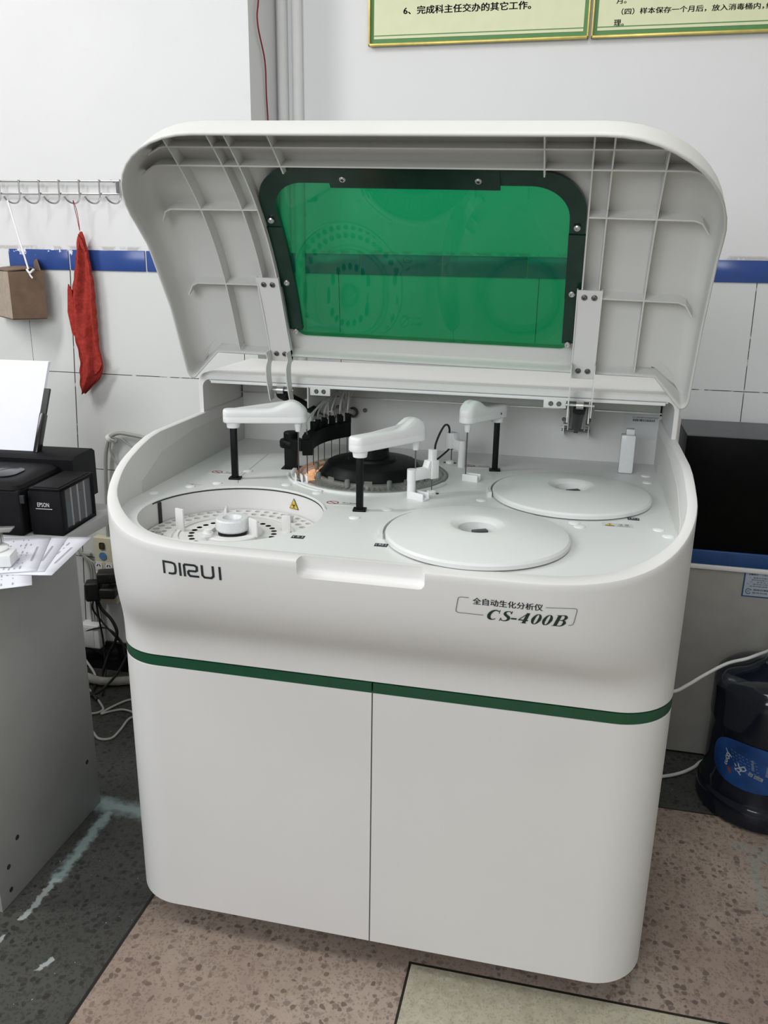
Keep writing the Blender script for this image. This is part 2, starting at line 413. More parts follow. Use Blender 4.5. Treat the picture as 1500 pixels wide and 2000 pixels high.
bm = nb(); grid(bm, [[(3, -3.6, 0), (3, -3.6, 2.9)], [(3, 1.2, 0), (3, 1.2, 2.9)]]); struct('wall_right', bm, PLAIN)
bm = nb(); grid(bm, [[(-3, -3.6, 0), (-3, -3.6, 2.9)], [(3, -3.6, 0), (3, -3.6, 2.9)]]); struct('wall_front', bm, PLAIN)
bm = nb(); grid(bm, [[(-3, -3.6, 0), (-3, -3.6, 2.9)], [(-3, 1.2, 0), (-3, 1.2, 2.9)]]); struct('wall_outer_left', bm, PLAIN)
bm = nb(); grid(bm, [[(-3, -3.6, 2.9), (3, -3.6, 2.9)], [(-3, 1.6, 2.9), (3, 1.6, 2.9)]]); struct('ceiling', bm, PLAIN)
# blue tile course
def blue_mat(name, col):
    n = NT(name); a, _ = n.noise(9, 3); b, _ = n.noise(55, 4, .7); d, _ = n.noise(16, 4)
    c = n.mix(n.ss(a, .3, .7), col, tuple(v*.88 for v in col))
    top = n.ss(n.z, 1.270, 1.303)
    chipm = n.mul(n.ss(n.m_('ADD', n.m_('ADD', b, n.m_('MULTIPLY', d, .7)), n.m_('MULTIPLY', top, .22)), 1.14, 1.18), n.m_('LESS_THAN', n.x, -1.1))
    chip2 = n.mul(n.ss(n.m_('ADD', b, n.m_('MULTIPLY', top, .15)), .84, .88), n.m_('GREATER_THAN', n.x, .6))
    c = n.mix(n.mx(chipm, chip2), c, (.72, .74, .8))
    n.sock('Base Color', c); n.sock('Roughness', .2); return n.m
BLUE = blue_mat('blue_glazed_tile', (.032, .078, .29))
bm = nb(); r = random.Random(3)
for i, (x0, x1) in enumerate(((-1.306, -1.115), (-1.112, -.880), (-.877, -.645), (-.642, -.561))):
    box(bm, ((x0+x1)/2, .9585, 1.2765), (x1-x0-.002, .005, .055), bev=.0012)
struct('trim_1', bm, BLUE, 30)
bm = nb(); x = -.55
while x < 3: box(bm, (x+.116, BX-.0015, 1.2765), (.2315, .005, .055), bev=.0012); x += .2335
struct('trim_2', bm, BLUE, 30)
TILEB = mat('black_skirting_tile', (.008, .008, .009), .15)
bm = nb(); box(bm, (-1.78, .954, .05), (2.43, .012, .10), bev=.002); struct('baseboard_left', bm, TILEB)
bm = nb(); box(bm, (1.22, BX-.006, .05), (3.5, .012, .10), bev=.002); struct('baseboard_back', bm, TILEB)
# plastered pipe chase next to the pillar
CHASE = mat('painted_plaster_strip', (.74, .74, .735), .7, var=.03)
bm = nb()
for x in (-.538, -.496):
    tube(bm, [(x, BX-.006, .0), (x+.002, BX-.006, 1.5), (x, BX-.006, 2.89)], .0145, 12)
struct('trim_3', bm, CHASE, 40)
# ================================================================== CHEMISTRY ANALYSER
AN = thing('chemistry_analyzer', 'big white laboratory analyser with its lid raised and a green stripe round it', 'laboratory analyser', (0, .36, 0))
CX = -.003
# --- lower doors and cabinet
def door(x0, x1, side):
    """door panel that wraps the rounded front corner"""
    r = .10; y1 = .30; pts = []
    if side < 0:
        pts = [(-.5, y1), (-.5, .2)] + [(-.5+r-r*math.cos(a), r-r*math.sin(a)) for a in [PI/2*i/14 for i in range(15)]] + [(-.2, 0), (x1, 0)]
    else:
        pts = [(x0, 0), (.2, 0)] + [(.5-r+r*math.sin(a), r-r*math.cos(a)) for a in [PI/2*i/14 for i in range(15)]] + [(.5, .2), (.5, y1)]
    return pts
def strip_solid(bm, pts, z0, z1, th, bev=.0):
    """vertical wall along pts (plan), thickness th to the inside"""
    n = len(pts); P = [Vector((p[0], p[1], 0)) for p in pts]; I = []
    for i in range(n):
        d = (P[min(i+1, n-1)]-P[max(i-1, 0)]).normalized(); I.append(P[i]+Vector((-d.y, d.x, 0))*th)
    secs = [(0., z0+bev), (bev, z0), (th, z0), (th, z1), (bev, z1), (0., z1-bev)] if bev else [(0., z0), (th, z0), (th, z1), (0., z1)]
    rows = []
    for o_, z in secs: rows.append([tuple((P[i].lerp(I[i], o_/th)).to_2d())+(z,) for i in range(n)])
    V = grid(bm, rows+[rows[0]] if False else rows)
    m = len(V)
    for i in range(n-1): bm.faces.new((V[-1][i], V[-1][i+1], V[0][i+1], V[0][i]))
    bm.faces.new([V[j][0] for j in range(m)]); bm.faces.new([V[j][n-1] for j in range(m)][::-1])
XS = .0016
for nm, pts in (('left', door(0, XS-.0012, -1)), ('right', door(XS+.0012, 0, 1))):
    bm = nb(); strip_solid(bm, pts, .06, .5895, .018, .002)
    d = obj('door', bm, WHITE, AN, 30)
    bm = nb(); strip_solid(bm, pts, .5895, .6085, .016); obj('green_stripe', bm, GREEN, d, 30, label='dark green strip along the top of the door')
bm = nb()
box(bm, (0, .42, .33), (.97, .62, .55), bev=.01); box(bm, (-.4985+.005, .53, .335), (.01, .44, .55)); box(bm, (.4985-.005, .53, .335), (.01, .44, .55))
obj('cabinet', bm, WHITE, AN)
bm = nb(); box(bm, (0, .40, .045), (.9, .6, .03)); obj('base_frame', bm, BLACK, AN, label='black underframe')
for x in (-.4, .4):
    for y in (.14, .66):
        bm = nb(); cyl(bm, (x, y, 0), (x, y, .012), .024); cyl(bm, (x, y, .012), (x, y, .035), .010); obj('foot', bm, BLACK, AN)
# --- upper body shell
ZD = .862
def gz(z): return sinterp(z, [.611, .622, .645, .668, .690, .712, .735, .76, .79, .83, .863], [0, .0, .03, .13, .32, .54, .72, .85, .93, .98, 1.])
def rim_z(y):
    t = max(0., min(1., (y+.125)/.38)); return .8632+.1025*t*t*(3-2*t)
YB = .755
def plan(w_, f, r, cx, inset=0.):
    pts = []
    ys = [YB, .62, .5, .42, .36, .31, .27, .24, .21, .18, .155, .135]
    w_ -= inset; f += inset; r = max(.02, r-inset)
    yc = f+r
    for y in [v for v in [YB-(YB-yc)*i/16. for i in range(16)]]: pts.append((cx-w_, y))
    for i in range(21): a = PI/2*i/20; pts.append((cx-w_+r-r*math.cos(a), yc-r*math.sin(a)))
    for i in range(1, 24): pts.append((lerp(cx-w_+r, cx+w_-r, i/24), f))
    for i in range(21): a = PI/2*i/20; pts.append((cx+w_-r+r*math.sin(a), yc-r*math.cos(a)))
    for y in [yc+(YB-yc)*i/16. for i in range(1, 17)]: pts.append((cx+w_, y))
    return pts
WT, FT, RT = .507, -.114, .2475
def outer(z, inset=0.):
    g = gz(z); return plan(.5+(WT-.5)*g, FT*g, .10+(RT-.10)*g, CX*g, inset)
top = outer(.863); NP = len(top)
ztop = [rim_z(p[1]) for p in top]
thick = [lerp(.017, .036, max(0., min(1., (.03-p[1])/.13))) for p in top]
rows = []
NL = 26
for j in range(NL+1):
    t = j/NL; row = []
    for i in range(NP):
        z = lerp(.611, ztop[i]-.004, t); g = gz(z)
        row.append((z, i))
    rows.append(row)
cache = {}
def opt(z, i, inset=0.):
    k = (round(z, 4), round(inset, 4))
    if k not in cache: cache[k] = outer(k[0], k[1])
    return cache[k][i]
G = [[(*opt(z, i), z) for z, i in row] for row in rows]
G.append([(*opt(.863, i, .0012), ztop[i]-.0012) for i in range(NP)])
G.append([(*opt(.863, i, .004), ztop[i]) for i in range(NP)])
G.append([(*opt(.863, i, thick[i]-.004), ztop[i]) for i in range(NP)])
G.append([(*opt(.863, i, thick[i]-.0012), ztop[i]-.0012) for i in range(NP)])
G.append([(*opt(.863, i, thick[i]), ztop[i]-.004) for i in range(NP)])
G.append([(*opt(.863, i, thick[i]), (.852)) for i in range(NP)])
G.append([(*opt(.611, i, .03), .70) for i in range(NP)])
G.append([(*opt(.611, i, .03), .611) for i in range(NP)])
bm = nb(); V = grid(bm, G); m = len(V)
for i in range(NP-1): bm.faces.new((V[-1][i], V[-1][i+1], V[0][i+1], V[0][i]))
bm.faces.new([V[j][0] for j in range(m)]); bm.faces.new([V[j][NP-1] for j in range(m)][::-1])
shell = obj('upper_housing', bm, WHITE, AN, 50)
bm = nb(); box(bm, (.0065, FT-.004, .863), (.197, .054, .056), bev=.009, seg=4)
boolean(shell, bm)
for p in shell.data.polygons: p.use_smooth = True
shell.data.set_sharp_from_angle(angle=math.radians(40))
def front_y(x, z):
    """outer face of the housing front at (x, z)"""
    P = cache.get((round(z, 4), 0.)) or outer(z); Q = [p for p in P if p[1] < .2]
    for a, b in zip(Q, Q[1:]):
        if a[0] <= x <= b[0] and b[0] > a[0]: return lerp(a[1], b[1], (x-a[0])/(b[0]-a[0]))
    return FT
# back shell of housing and lower back
bm = nb(); box(bm, (CX, YB-.006, .78), (.98, .012, .34)); obj('rear_panel', bm, WHITE, AN)
# --- deck with two openings
SC, SR = (-0.2823, 0.0941), .1633
QC, QR = (-0.1051, 0.4286), .1610
R1C, R2C, RR = (0.1603, 0.0605), (0.3068, 0.3556), .1505
inner = [(*opt(.863, i, thick[i]-.0005), ZD) for i in range(NP) if opt(.863, i)[1] < .70]
inner = [(inner[0][0], .682, ZD)]+[p for p in inner if p[1] < .675]+[(inner[-1][0], .682, ZD)]
bm = nb(); fill_loops(bm, [inner, circle(SC, SR, ZD, 72), circle(QC, QR, ZD, 72)])
for L, zb in ((circle(SC, SR, ZD, 72), ZD-.004), (circle(QC, QR, ZD, 72), ZD-.012)):
    grid(bm, [L+[L[0]], [(p[0], p[1], zb) for p in L+[L[0]]]])
deck = obj('deck', bm, DECK, AN, 30)
# seams of the deck plates
def seam(pts, wd=.0012):
    bm = nb()
    for a, b in zip(pts, pts[1:]):
        a, b = Vector((*a, ZD+.0001)), Vector((*b, ZD+.0001)); d = (b-a).normalized(); s = Vector((-d.y, d.x, 0))*wd/2
        bm.faces.new([bm.verts.new(v) for v in (a+s, b+s, b-s, a-s)])
    obj('seam', bm, GREYP, deck, None)
seam([(-0.3592, 0.3102), (-0.377, 0.5361)]); seam([(-0.3464, 0.2796), (-0.3592, 0.3102)])
def arc_ridge(c, r, a0, a1, wd, h, name='ridge', m_=DECK, z=ZD):
    bm = nb(); n_ = 28
    arc_solid(bm, [(r, 0), (r, h*.6), (r+wd*.2, h), (r+wd*.8, h), (r+wd, h*.6), (r+wd, 0)], (c[0], c[1], z), n_, math.radians(a0), math.radians(a1))
    obj(name, bm, m_, deck, 40)
arc_ridge(QC, QR+.001, 185, 345, .010, .004); arc_ridge(QC, QR+.012, 195, 250, .006, .0025)
arc_ridge(SC, SR+.001, 20, 130, .004, .002)
for p in ((-0.4727, 0.1671), (-0.4263, 0.2293), (-0.3849, 0.2658), (-0.3622, 0.3733), (-0.2487, 0.2924), (-0.1717, 0.2519), (-0.0622, 0.1187), (-0.0178, 0.1829), (0.142, 0.2894), (0.3157, 0.1908), (0.3246, 0.172), (0.4617, 0.5677), (0.4607, 0.5115), (0.4568, 0.1908), (0.4696, 0.1582)):
    bm = nb(); lathe(bm, [(.0098, 0), (.0096, .0012), (.006, .0024), (0, .0028)], (*p, ZD), 20); obj('plug_cap', bm, BRIGHT, deck)
# --- sample carousel in its well
WZ = .817
bm = nb(); lathe(bm, [(SR+.0005, ZD-.003), (SR+.0005, WZ-.02), (0, WZ-.02)], (*SC, 0), 72); obj('sample_well', bm, WHITE, AN, 30)
bm = nb(); lathe(bm, [(SR-.0002, ZD-.0042), (SR-.0002, ZD-.0016)], (*SC, 0), 72, math.radians(15), math.radians(175)); obj('well_gap_line', bm, GAP, AN, label='thin black gap line')  # dark gap along the back of the well, drawn as a black strip
def holed_ring(bm, c, r0, r1, z, rings, walls=True):
    loops = [circle(c, r1, z, 96), circle(c, r0, z, 72)]
    for rr, nn, hr, ph in rings:
        for i in range(nn):
            a = 2*PI*(i+ph)/nn; loops.append(circle((c[0]+rr*math.cos(a), c[1]+rr*math.sin(a)), hr, z, 12))
    fill_loops(bm, loops)
    for L in (loops if walls else loops[:2]): grid(bm, [L+[L[0]], [(p[0], p[1], z-.006) for p in L+[L[0]]]])
bm = nb(); holed_ring(bm, SC, .111, .160, WZ, [(.1505, 50, .0064, 0), (.1315, 44, .0066, .5)])
car = obj('sample_carousel', bm, WHITE, AN, 30)
bm = nb(); ring_plate(bm, (*SC, 0), .02, .158, WZ-.019, WZ-.008, 64); obj('cup_tray', bm, HOLE, car, label='tray under the cup holes, their shade painted grey')
bm = nb(); holed_ring(bm, SC, .048, .096, WZ+.004, [(.074, 28, .0054, 0)], False); obj('inner_ring', bm, WHITE, car, 30)
bm = nb(); ring_plate(bm, (*SC, 0), .058, .09, WZ-.006, WZ-.001, 48); obj('inner_tray', bm, GAP, car, label='black tray under the inner ring')
bm = nb(); lathe(bm, [(.111, WZ), (.111, WZ+.003), (.108, WZ+.0045), (.106, WZ+.002), (.103, WZ+.002), (.103, WZ+.005), (.100, WZ+.0065), (.0965, WZ+.0065), (.0965, WZ)], (*SC, 0), 72); obj('stepped_ring', bm, WHITE, car, 30)
bm = nb(); lathe(bm, [(.054, WZ), (.054, WZ+.008), (.051, WZ+.010), (.038, WZ+.010), (.036, WZ+.004), (.0, WZ+.004)], (*SC, 0), 64); obj('hub', bm, WHITE, car, 30)
bm = nb(); ring_plate(bm, (*SC, 0), .0, .026, WZ+.0045, WZ+.0075, 40); obj('hub_shadow_plate', bm, BLACK, car, label='shadow under the handle, painted as a black disc')  # black disc stands in for the shadow below the handle
bm = nb(); lathe(bm, [(.018, WZ+.012), (.028, WZ+.012), (.030, WZ+.015), (.030, WZ+.032), (.028, WZ+.035), (.017, WZ+.035), (.015, WZ+.031), (.013, WZ+.022), (0, WZ+.022)], (*SC, 0), 48)
cyl(bm, (*SC, WZ+.0045), (*SC, WZ+.02), .012)
obj('handle', bm, MILKY, car, 30, label='translucent round handle')
for (px, py), hh, ww, ra in (((-.379, .084), .046, .019, 1.25), ((-.194, .133), .034, .016, 1.75)):
    a = math.atan2(py-SC[1], px-SC[0]); bm = nb()
    box(bm, (px, py, WZ+hh/2), (.005, ww, hh), ra, bev=.0015); obj('upright_tab', bm, WHITE, car)
for a_, rr in ((.05, .048), (2.55, .046)):
    px, py = SC[0]+rr*math.cos(a_-.35), SC[1]+rr*math.sin(a_-.35); bm = nb()
    box(bm, (px, py, WZ+.024), (.005, .026, .032), a_+.9, bev=.002); obj('grip_blade', bm, WHITE, car)
bm = nb(); cyl(bm, (SC[0]-.03, SC[1]-.04, WZ+.01), (SC[0]-.03, SC[1]-.04, WZ+.016), .010); cyl(bm, (SC[0]-.03, SC[1]-.04, WZ+.016), (SC[0]-.03, SC[1]-.04, WZ+.022), .006); obj('knob', bm, BRIGHT, car)
for a_, rr in ((3.45, .1315), (3.62, .1315), (1.0, .1315)):
    px, py = SC[0]+rr*math.cos(a_), SC[1]+rr*math.sin(a_); bm = nb()
    lathe(bm, [(.004, WZ-.008), (.0055, WZ), (.0062, WZ+.009), (.0072, WZ+.010), (.0072, WZ+.011), (.0055, WZ+.0105), (.0045, WZ)], (px, py, 0), 18); obj('sample_cup', bm, TUBEC, car, 40)
a = math.radians(168); p = Vector((SC[0]+(SR-.0012)*math.cos(a), SC[1]+(SR-.0012)*math.sin(a), .836))
bm = nb(); box(bm, p, (.0012, .009, .042), a); obj('sensor_window', bm, GAP, AN, label='black vertical slot in the well wall')
def tri_sign(c, ex, ey, s, name, parent, nrm):
    c, ex, ey, nrm = Vector(c), Vector(ex).normalized(), Vector(ey).normalized(), Vector(nrm)
    P = lambda x, y, d: c+ex*x*s+ey*y*s+nrm*d
    bm = nb(); bm.faces.new([bm.verts.new(P(x, y, .0003)) for x, y in ((-.5, -.43), (.5, -.43), (0, .48))]); o = obj(name, bm, INKDARK, parent, None)
    bm = nb(); bm.faces.new([bm.verts.new(P(x, y, .0006)) for x, y in ((-.42, -.38), (.42, -.38), (0, .38))]); obj('yellow_field', bm, YELLOW, o, None)
    return o, P
a = math.radians(66); p = Vector((SC[0]+(SR-.001)*math.cos(a), SC[1]+(SR-.001)*math.sin(a), .839))
o, P = tri_sign(p, (-math.sin(a), math.cos(a), 0), (0, 0, 1), .024, 'biohazard_sign', AN, (-math.cos(a), -math.sin(a), 0))
o.name = 'biohazard_sign'
bm = nb()
for k in range(3):
    aa = PI/2+k*2*PI/3; cx_, cy_ = .1*math.cos(aa), -.14+.1*math.sin(aa)
    L = [(cx_+.11*math.cos(aa+.75+t*(2*PI-1.5)/14), cy_+.11*math.sin(aa+.75+t*(2*PI-1.5)/14)) for t in range(15)]
    stroke(bm, L, .045, smooth=False)
remap(bm, lambda x, y, z: P(x, y, .0009)); obj('biohazard_symbol', bm, INKDARK, o, None)
# --- reaction disc
bm = nb(); lathe(bm, [(QR, ZD-.010), (0, ZD-.010)], (*QC, 0), 64); obj('reaction_well', bm, GREYP, AN)
bm = nb(); lathe(bm, [(.112, ZD-.008), (.160, ZD-.008), (.160, ZD-.001), (.1575, ZD+.0035), (.152, ZD+.0035), (.149, ZD-.001), (.118, ZD-.001), (.112, ZD+.004)], (*QC, 0), 90)
rd = obj('reaction_disc', bm, CUV, AN, 30)
for i in range(80):
    a = 2*PI*i/80; bm = nb(); rr = .1335
    box(bm, (QC[0]+rr*math.cos(a), QC[1]+rr*math.sin(a), ZD+.0012), (.026, .0055, .0035), a)
    obj('cuvette', bm, CLEAR, rd, None)
bm = nb(); ring_plate(bm, (*QC, 0), .114, .1205, ZD-.002, ZD+.007, 90); obj('clear_band', bm, CLEAR, rd, 30)
bm = nb(); lathe(bm, [(.113, ZD-.006), (.113, ZD+.004), (.110, ZD+.006), (.107, ZD+.008), (.098, ZD+.023), (.093, ZD+.027), (.066, ZD+.032), (.052, ZD+.0325), (.050, ZD+.037), (.036, ZD+.038), (.0345, ZD+.054), (.031, ZD+.057), (.018, ZD+.057), (.017, ZD+.0555), (.013, ZD+.0555), (.012, ZD+.057), (0, ZD+.057)], (*QC, 0), 72)
cover = obj('disc_cover', bm, BLACKG, rd, 25, label='black domed cover with a round knob')
for i in range(9):
    a = 2*PI*(i+.35)/9+.1; px, py = QC[0]+.1225*math.cos(a), QC[1]+.1225*math.sin(a)
    bm = nb(); cyl(bm, (px, py, ZD), (px, py, ZD+.014), .0052, n=16); cyl(bm, (px, py, ZD+.014), (px, py, ZD+.0155), .0042, n=16); obj('clamp_knob', bm, GREYP, rd, label='smoked grey clamp knob')
for i in range(9):
    a = 2*PI*(i+.85)/9+.1; px, py = QC[0]+.1195*math.cos(a), QC[1]+.1195*math.sin(a)
    bm = nb(); box(bm, (px, py, ZD+.009), (.0015, .016, .010), a); obj('clear_tab', bm, CLEAR, rd, None)
# photometer lamp glowing under the left of the clear disc
LAMPM, nt_, b_ = new_mat('photometer_lamp_glow'); b_.inputs['Emission Color'].default_value = (1, .45, .17, 1); b_.inputs['Emission Strength'].default_value = 4.5; b_.inputs['Base Color'].default_value = (.9, .5, .3, 1)
bm = nb(); lathe(bm, [(.1225, 0), (.143, 0)], (*QC, ZD-.0077), 20, math.radians(152), math.radians(208)); obj('photometer_lamp', bm, LAMPM, AN, None, label='orange lamp glow under the clear disc')
# --- reagent covers
for c in (R1C, R2C):
    bm = nb()
    lathe(bm, [(RR-.004, ZD+.001), (RR, ZD+.003), (RR, ZD+.009), (RR-.003, ZD+.0125), (RR-.01, ZD+.0145), (.062, ZD+.0245), (.0455, ZD+.0258), (.0435, ZD+.0255), (.0318, ZD+.0205), (.0308, ZD+.0195), (.0300, ZD-.022), (0, ZD-.022)], (*c, 0), 96)
    cv = obj('reagent_cover', bm, DECK, AN, 22)
    bm = nb(); box(bm, (c[0]+.004, c[1]+.004, ZD+.003), (.026, .011, .024), .5, bev=.001); obj('spindle_handle', bm, mat('spindle_dark_grey', (.07, .075, .08), .5) if 'spindle_dark_grey' not in bpy.data.materials else bpy.data.materials['spindle_dark_grey'], cv, label='dark spindle handle down the cover hole')
def guide(c, r, a0, a1, h):
    bm = nb(); arc_solid(bm, [(r, ZD), (r, ZD+h), (r+.006, ZD+h), (r+.009, ZD+h-.004), (r+.009, ZD)], (*c, 0), 20, math.radians(a0), math.radians(a1)); obj('cover_guide', bm, DECK, AN, 40)
guide(R1C, RR+.004, 132, 196, .010); guide(R2C, RR+.003, 140, 196, .011)
# --- probe arms
def probe_arm(base, tip, zb, ndl_z, hump=.018):
    b, t = Vector((*base, 0)), Vector((*tip, 0)); d = (t-b); L = d.length; d.normalize(); s = Vector((-d.y, d.x, 0))
    def W(u, v, z): p = b+d*u+s*v; return (p.x, p.y, z)
    ext0, ext1 = .020, .019; w_ = .0165
    def outline(k, w):
        pts = []
        for i in range(13): a = PI/2+PI*i/12; pts.append((-ext0+.012+.012*k*math.cos(a), w*math.sin(a)))
        for i in range(13): a = -PI/2+PI*i/12; pts.append((L+ext1-.0165+.0165*k*math.cos(a), w*math.sin(a)))
        # add side points
        A, Bq = pts[12], pts[13]; mid = [(lerp(A[0], Bq[0], j/14), A[1]) for j in range(1, 14)]
        C, D = pts[25], pts[0]; mid2 = [(lerp(C[0], D[0], j/14), C[1]) for j in range(1, 14)]
        return pts[:13]+mid+pts[13:]+mid2
    def hz(u): return hump*math.exp(-((u-(L-.012))/.026)**2) - .004*max(0, (u-L)/.019)
    bm = nb(); rows = []
    for k, w, z, hk in ((.9, w_*.92, 0, 0), (1, w_, .0015, 0), (1, w_, .0115, 0), (.985, w_*.985, .0122, 0), (1, w_, .0129, 0), (.99, w_*.99, .021, .55), (.93, w_*.93, .0245, .85), (.8, w_*.8, .0262, .97), (.4, w_*.4, .027, 1.), (.05, w_*.05, .027, 1.)):
        rows.append([W(u, v, zb+z+hk*hz(u)) for u, v in outline(k, w)])
    V = grid(bm, rows, True); bm.faces.new(V[0][::-1]); bm.faces.new(V[-1])
    arm = obj('probe_arm', bm, BRIGHT, AN, 40)
    bm = nb(); P0 = Vector(W(0, 0, 0)); cyl(bm, (P0.x, P0.y, zb-.011), (P0.x, P0.y, zb+.002), .0125, .0145); obj('collar', bm, BRIGHT, arm)
    bm = nb(); rz = math.atan2(d.y, d.x); box(bm, (P0.x, P0.y, (ZD+zb-.010)/2), (.0125, .0125, zb-.010-ZD), .12, bev=.0018); box(bm, (P0.x, P0.y, ZD+.002), (.024, .02, .004), .12, bev=.001); obj('post', bm, BLACKG, arm, label='black square post')
    T = Vector(W(L, 0, 0)); bm = nb(); cyl(bm, (T.x, T.y, zb+.002), (T.x, T.y, zb-.019), .0085, .0055); obj('nozzle', bm, BRIGHT, arm)
    bm = nb(); cyl(bm, (T.x, T.y, zb-.018), (T.x, T.y, ndl_z), .0014, .0011, 10); obj('needle', bm, DSTEEL, arm, label='thin steel needle')
    return W
W = probe_arm((-0.3642, 0.3082), (-0.2398, 0.3447), .980, ZD+.014)
W = probe_arm((-0.0642, 0.1631), (0.0147, 0.2796), .973, ZD+.006)
W = probe_arm((0.144, 0.5253), (0.0917, 0.4394), .980, ZD+.006)
bm = nb(); cyl(bm, (.151, .508, .990), (.1515, .5065, .990), .003, n=12); obj('arm_screw', bm, GAP, AN)
# --- wash cups and deck clips
def wash_cup(c, a, nm='wash_cup'):
    c = Vector((*c, ZD)); R = Matrix.Rotation(a, 4, 'Z'); bm = nb()
    def bx(o, s, b=.0012): box(bm, c+R @ Vector(o), s, R, bev=b)
    bx((0, -.009, .0065), (.034, .004, .015)); bx((0, .011, .0065), (.032, .004, .013)); bx((-.012, .001, .003), (.008, .018, .006)); bx((.003, .001, .0012), (.03, .02, .0024))
    cyl(bm, c+R @ Vector((-.002, .001, .002)), c+R @ Vector((-.002, .001, .008)), .006)
    obj(nm, bm, BRIGHT, AN)
wash_cup((0.0256, 0.2658), -.45); wash_cup((0.1055, 0.4296), -.25)
bm = nb()
for dx in (-.011, .002, .013): box(bm, (-0.226+dx, 0.3141-dx*.2, ZD+.009), (.003, .018, .018), .5+dx*9, bev=.001)
box(bm, (-0.225, 0.3131, ZD+.002), (.03, .012, .004), .1); obj('needle_guide', bm, BRIGHT, AN)
for p in ((0.0424, 0.3092), (0.0404, 0.5657)):
    bm = nb(); lathe(bm, [(.0095, ZD), (.0095, ZD+.005), (.008, ZD+.006), (.005, ZD+.006), (.005, ZD+.003), (0, ZD+.003)], (*p, 0), 24); rc = obj('rinse_cup', bm, BRIGHT, AN)
    bm = nb(); box(bm, (p[0], p[1]+.001, ZD+.0004), (.028, .008, .0008), .0, bev=0); obj('slot', bm, GAP, rc, None, label='dark slots beside the cup')
# --- stirrers
def stirrer(post, tip, z0, zt, hz, tube_pts):
    b, t = Vector((*post, 0)), Vector((*tip, 0)); d = t-b; L = d.length; a = math.atan2(d.y, d.x); R = Matrix.Rotation(a, 4, 'Z')
    bm = nb(); cyl(bm, (*post, ZD), (*post, z0), .0082, n=24); st = obj('stirrer', bm, BRIGHT, AN)
    bm = nb(); m_ = (b+t)/2; box(bm, (m_.x, m_.y, z0+.005), (L+.004, .0165, .022), R, bev=.003); cyl(bm, (*post, z0-.006), (*post, z0+.0165), .0088, n=24); obj('arm', bm, BRIGHT, st)
    bm = nb(); box(bm, (t.x, t.y, z0+.010), (.018, .021, .036), R, bev=.002); box(bm, (t.x-d.x/L*.012, t.y-d.y/L*.012, z0+.018), (.010, .017, .020), R @ Matrix.Rotation(.35, 4, 'Y'), bev=.0015); box(bm, (t.x, t.y, (z0+.02+zt)/2), (.0125, .0125, zt-z0-.02), R, bev=.0012); obj('head', bm, BRIGHT, st)
    bm = nb(); cyl(bm, (t.x, t.y, z0-.006), (t.x, t.y, z0-.012), .003); cyl(bm, (t.x, t.y, z0-.01), (t.x, t.y, ZD+.007), .0011, n=8); obj('paddle_rod', bm, DSTEEL, st, label='thin steel stirring rod')
    bm = nb(); tube(bm, tube_pts, .0021, 8); obj('hose', bm, RUBBER, st, label='black hose')
stirrer((0.0098, 0.2697), (0.0424, 0.3092), .9015, .9505, 0, [(0.0463, 0.3102, 0.9488), (0.0473, 0.3131, 0.9607), (0.0513, 0.3309, 0.9765), (0.0552, 0.3634, 0.9863), (0.0582, 0.3901, 0.9824), (0.0591, 0.4078, 0.9715), (0.0582, 0.4148, 0.9626)])
stirrer((0.07, 0.5371), (0.0434, 0.5638), .9045, .926, 0, [(0.0404, 0.5647, 0.8975), (0.0335, 0.5618, 0.8896), (0.0157, 0.5509, 0.8738), (0.0009, 0.542, ZD+.002)])
# --- washing head
bm = nb(); box(bm, (-0.2823, 0.4246, ZD+.025), (.026, .026, .05), .1, bev=.001); box(bm, (-0.2823, 0.4246, ZD+.001), (.04, .03, .002), .1); wh = obj('washing_head', bm, BLACKG, AN, label='black washing head with steel probes over the disc')
bm = nb(); lathe(bm, [(0, .9095), (.024, .9095), (.025, .9115), (.025, .9225), (.023, .9255), (.0165, .9265), (.0165, .9395), (.0145, .942), (0, .9425)], (-0.2823, 0.4246, 0), 40); obj('motor_cap', bm, BLACKG, wh)
bm = nb(); rows = []
AR = [math.radians(v) for v in range(206, 124, -5)]
for zz, r0 in ((0.9063, .126), (0.9063, .147), (0.9383, .147), (0.9383, .126), (0.9063, .126)):
    rows.append([(QC[0]+r0*math.cos(a), QC[1]+r0*math.sin(a), zz+.010*(i/len(AR))) for i, a in enumerate(AR)])
V = grid(bm, rows); bm.faces.new([V[j][0] for j in range(4)]); bm.faces.new([V[j][-1] for j in range(4)][::-1])
box(bm, (-0.2606, 0.4059, .919), (.03, .02, .022), -.3, bev=.001)
obj('probe_carrier', bm, BLACKG, wh, 30)
PR = [203, 195, 172, 163, 154, 145, 136, 128]
for k, deg in enumerate(PR):
    a = math.radians(deg); i = (206-deg)/82; px, py, zt = QC[0]+.137*math.cos(a), QC[1]+.137*math.sin(a), .936+.010*i
    bm = nb(); hgt = .012 if k < 2 else .022; box(bm, (px, py, zt+hgt/2), (.011, .0075, hgt), a, bev=.0008); box(bm, (px+.006*math.sin(a), py-.006*math.cos(a), zt+hgt*.4), (.008, .004, hgt*.8), a); cl = obj('probe_clamp', bm, BLACKG, wh)
    bm = nb(); cyl(bm, (px, py, zt+hgt+.007), (px, py, ZD+.004), .0014, .0010, n=8); obj('probe_needle', bm, DSTEEL, cl, label='thin steel wash needle')
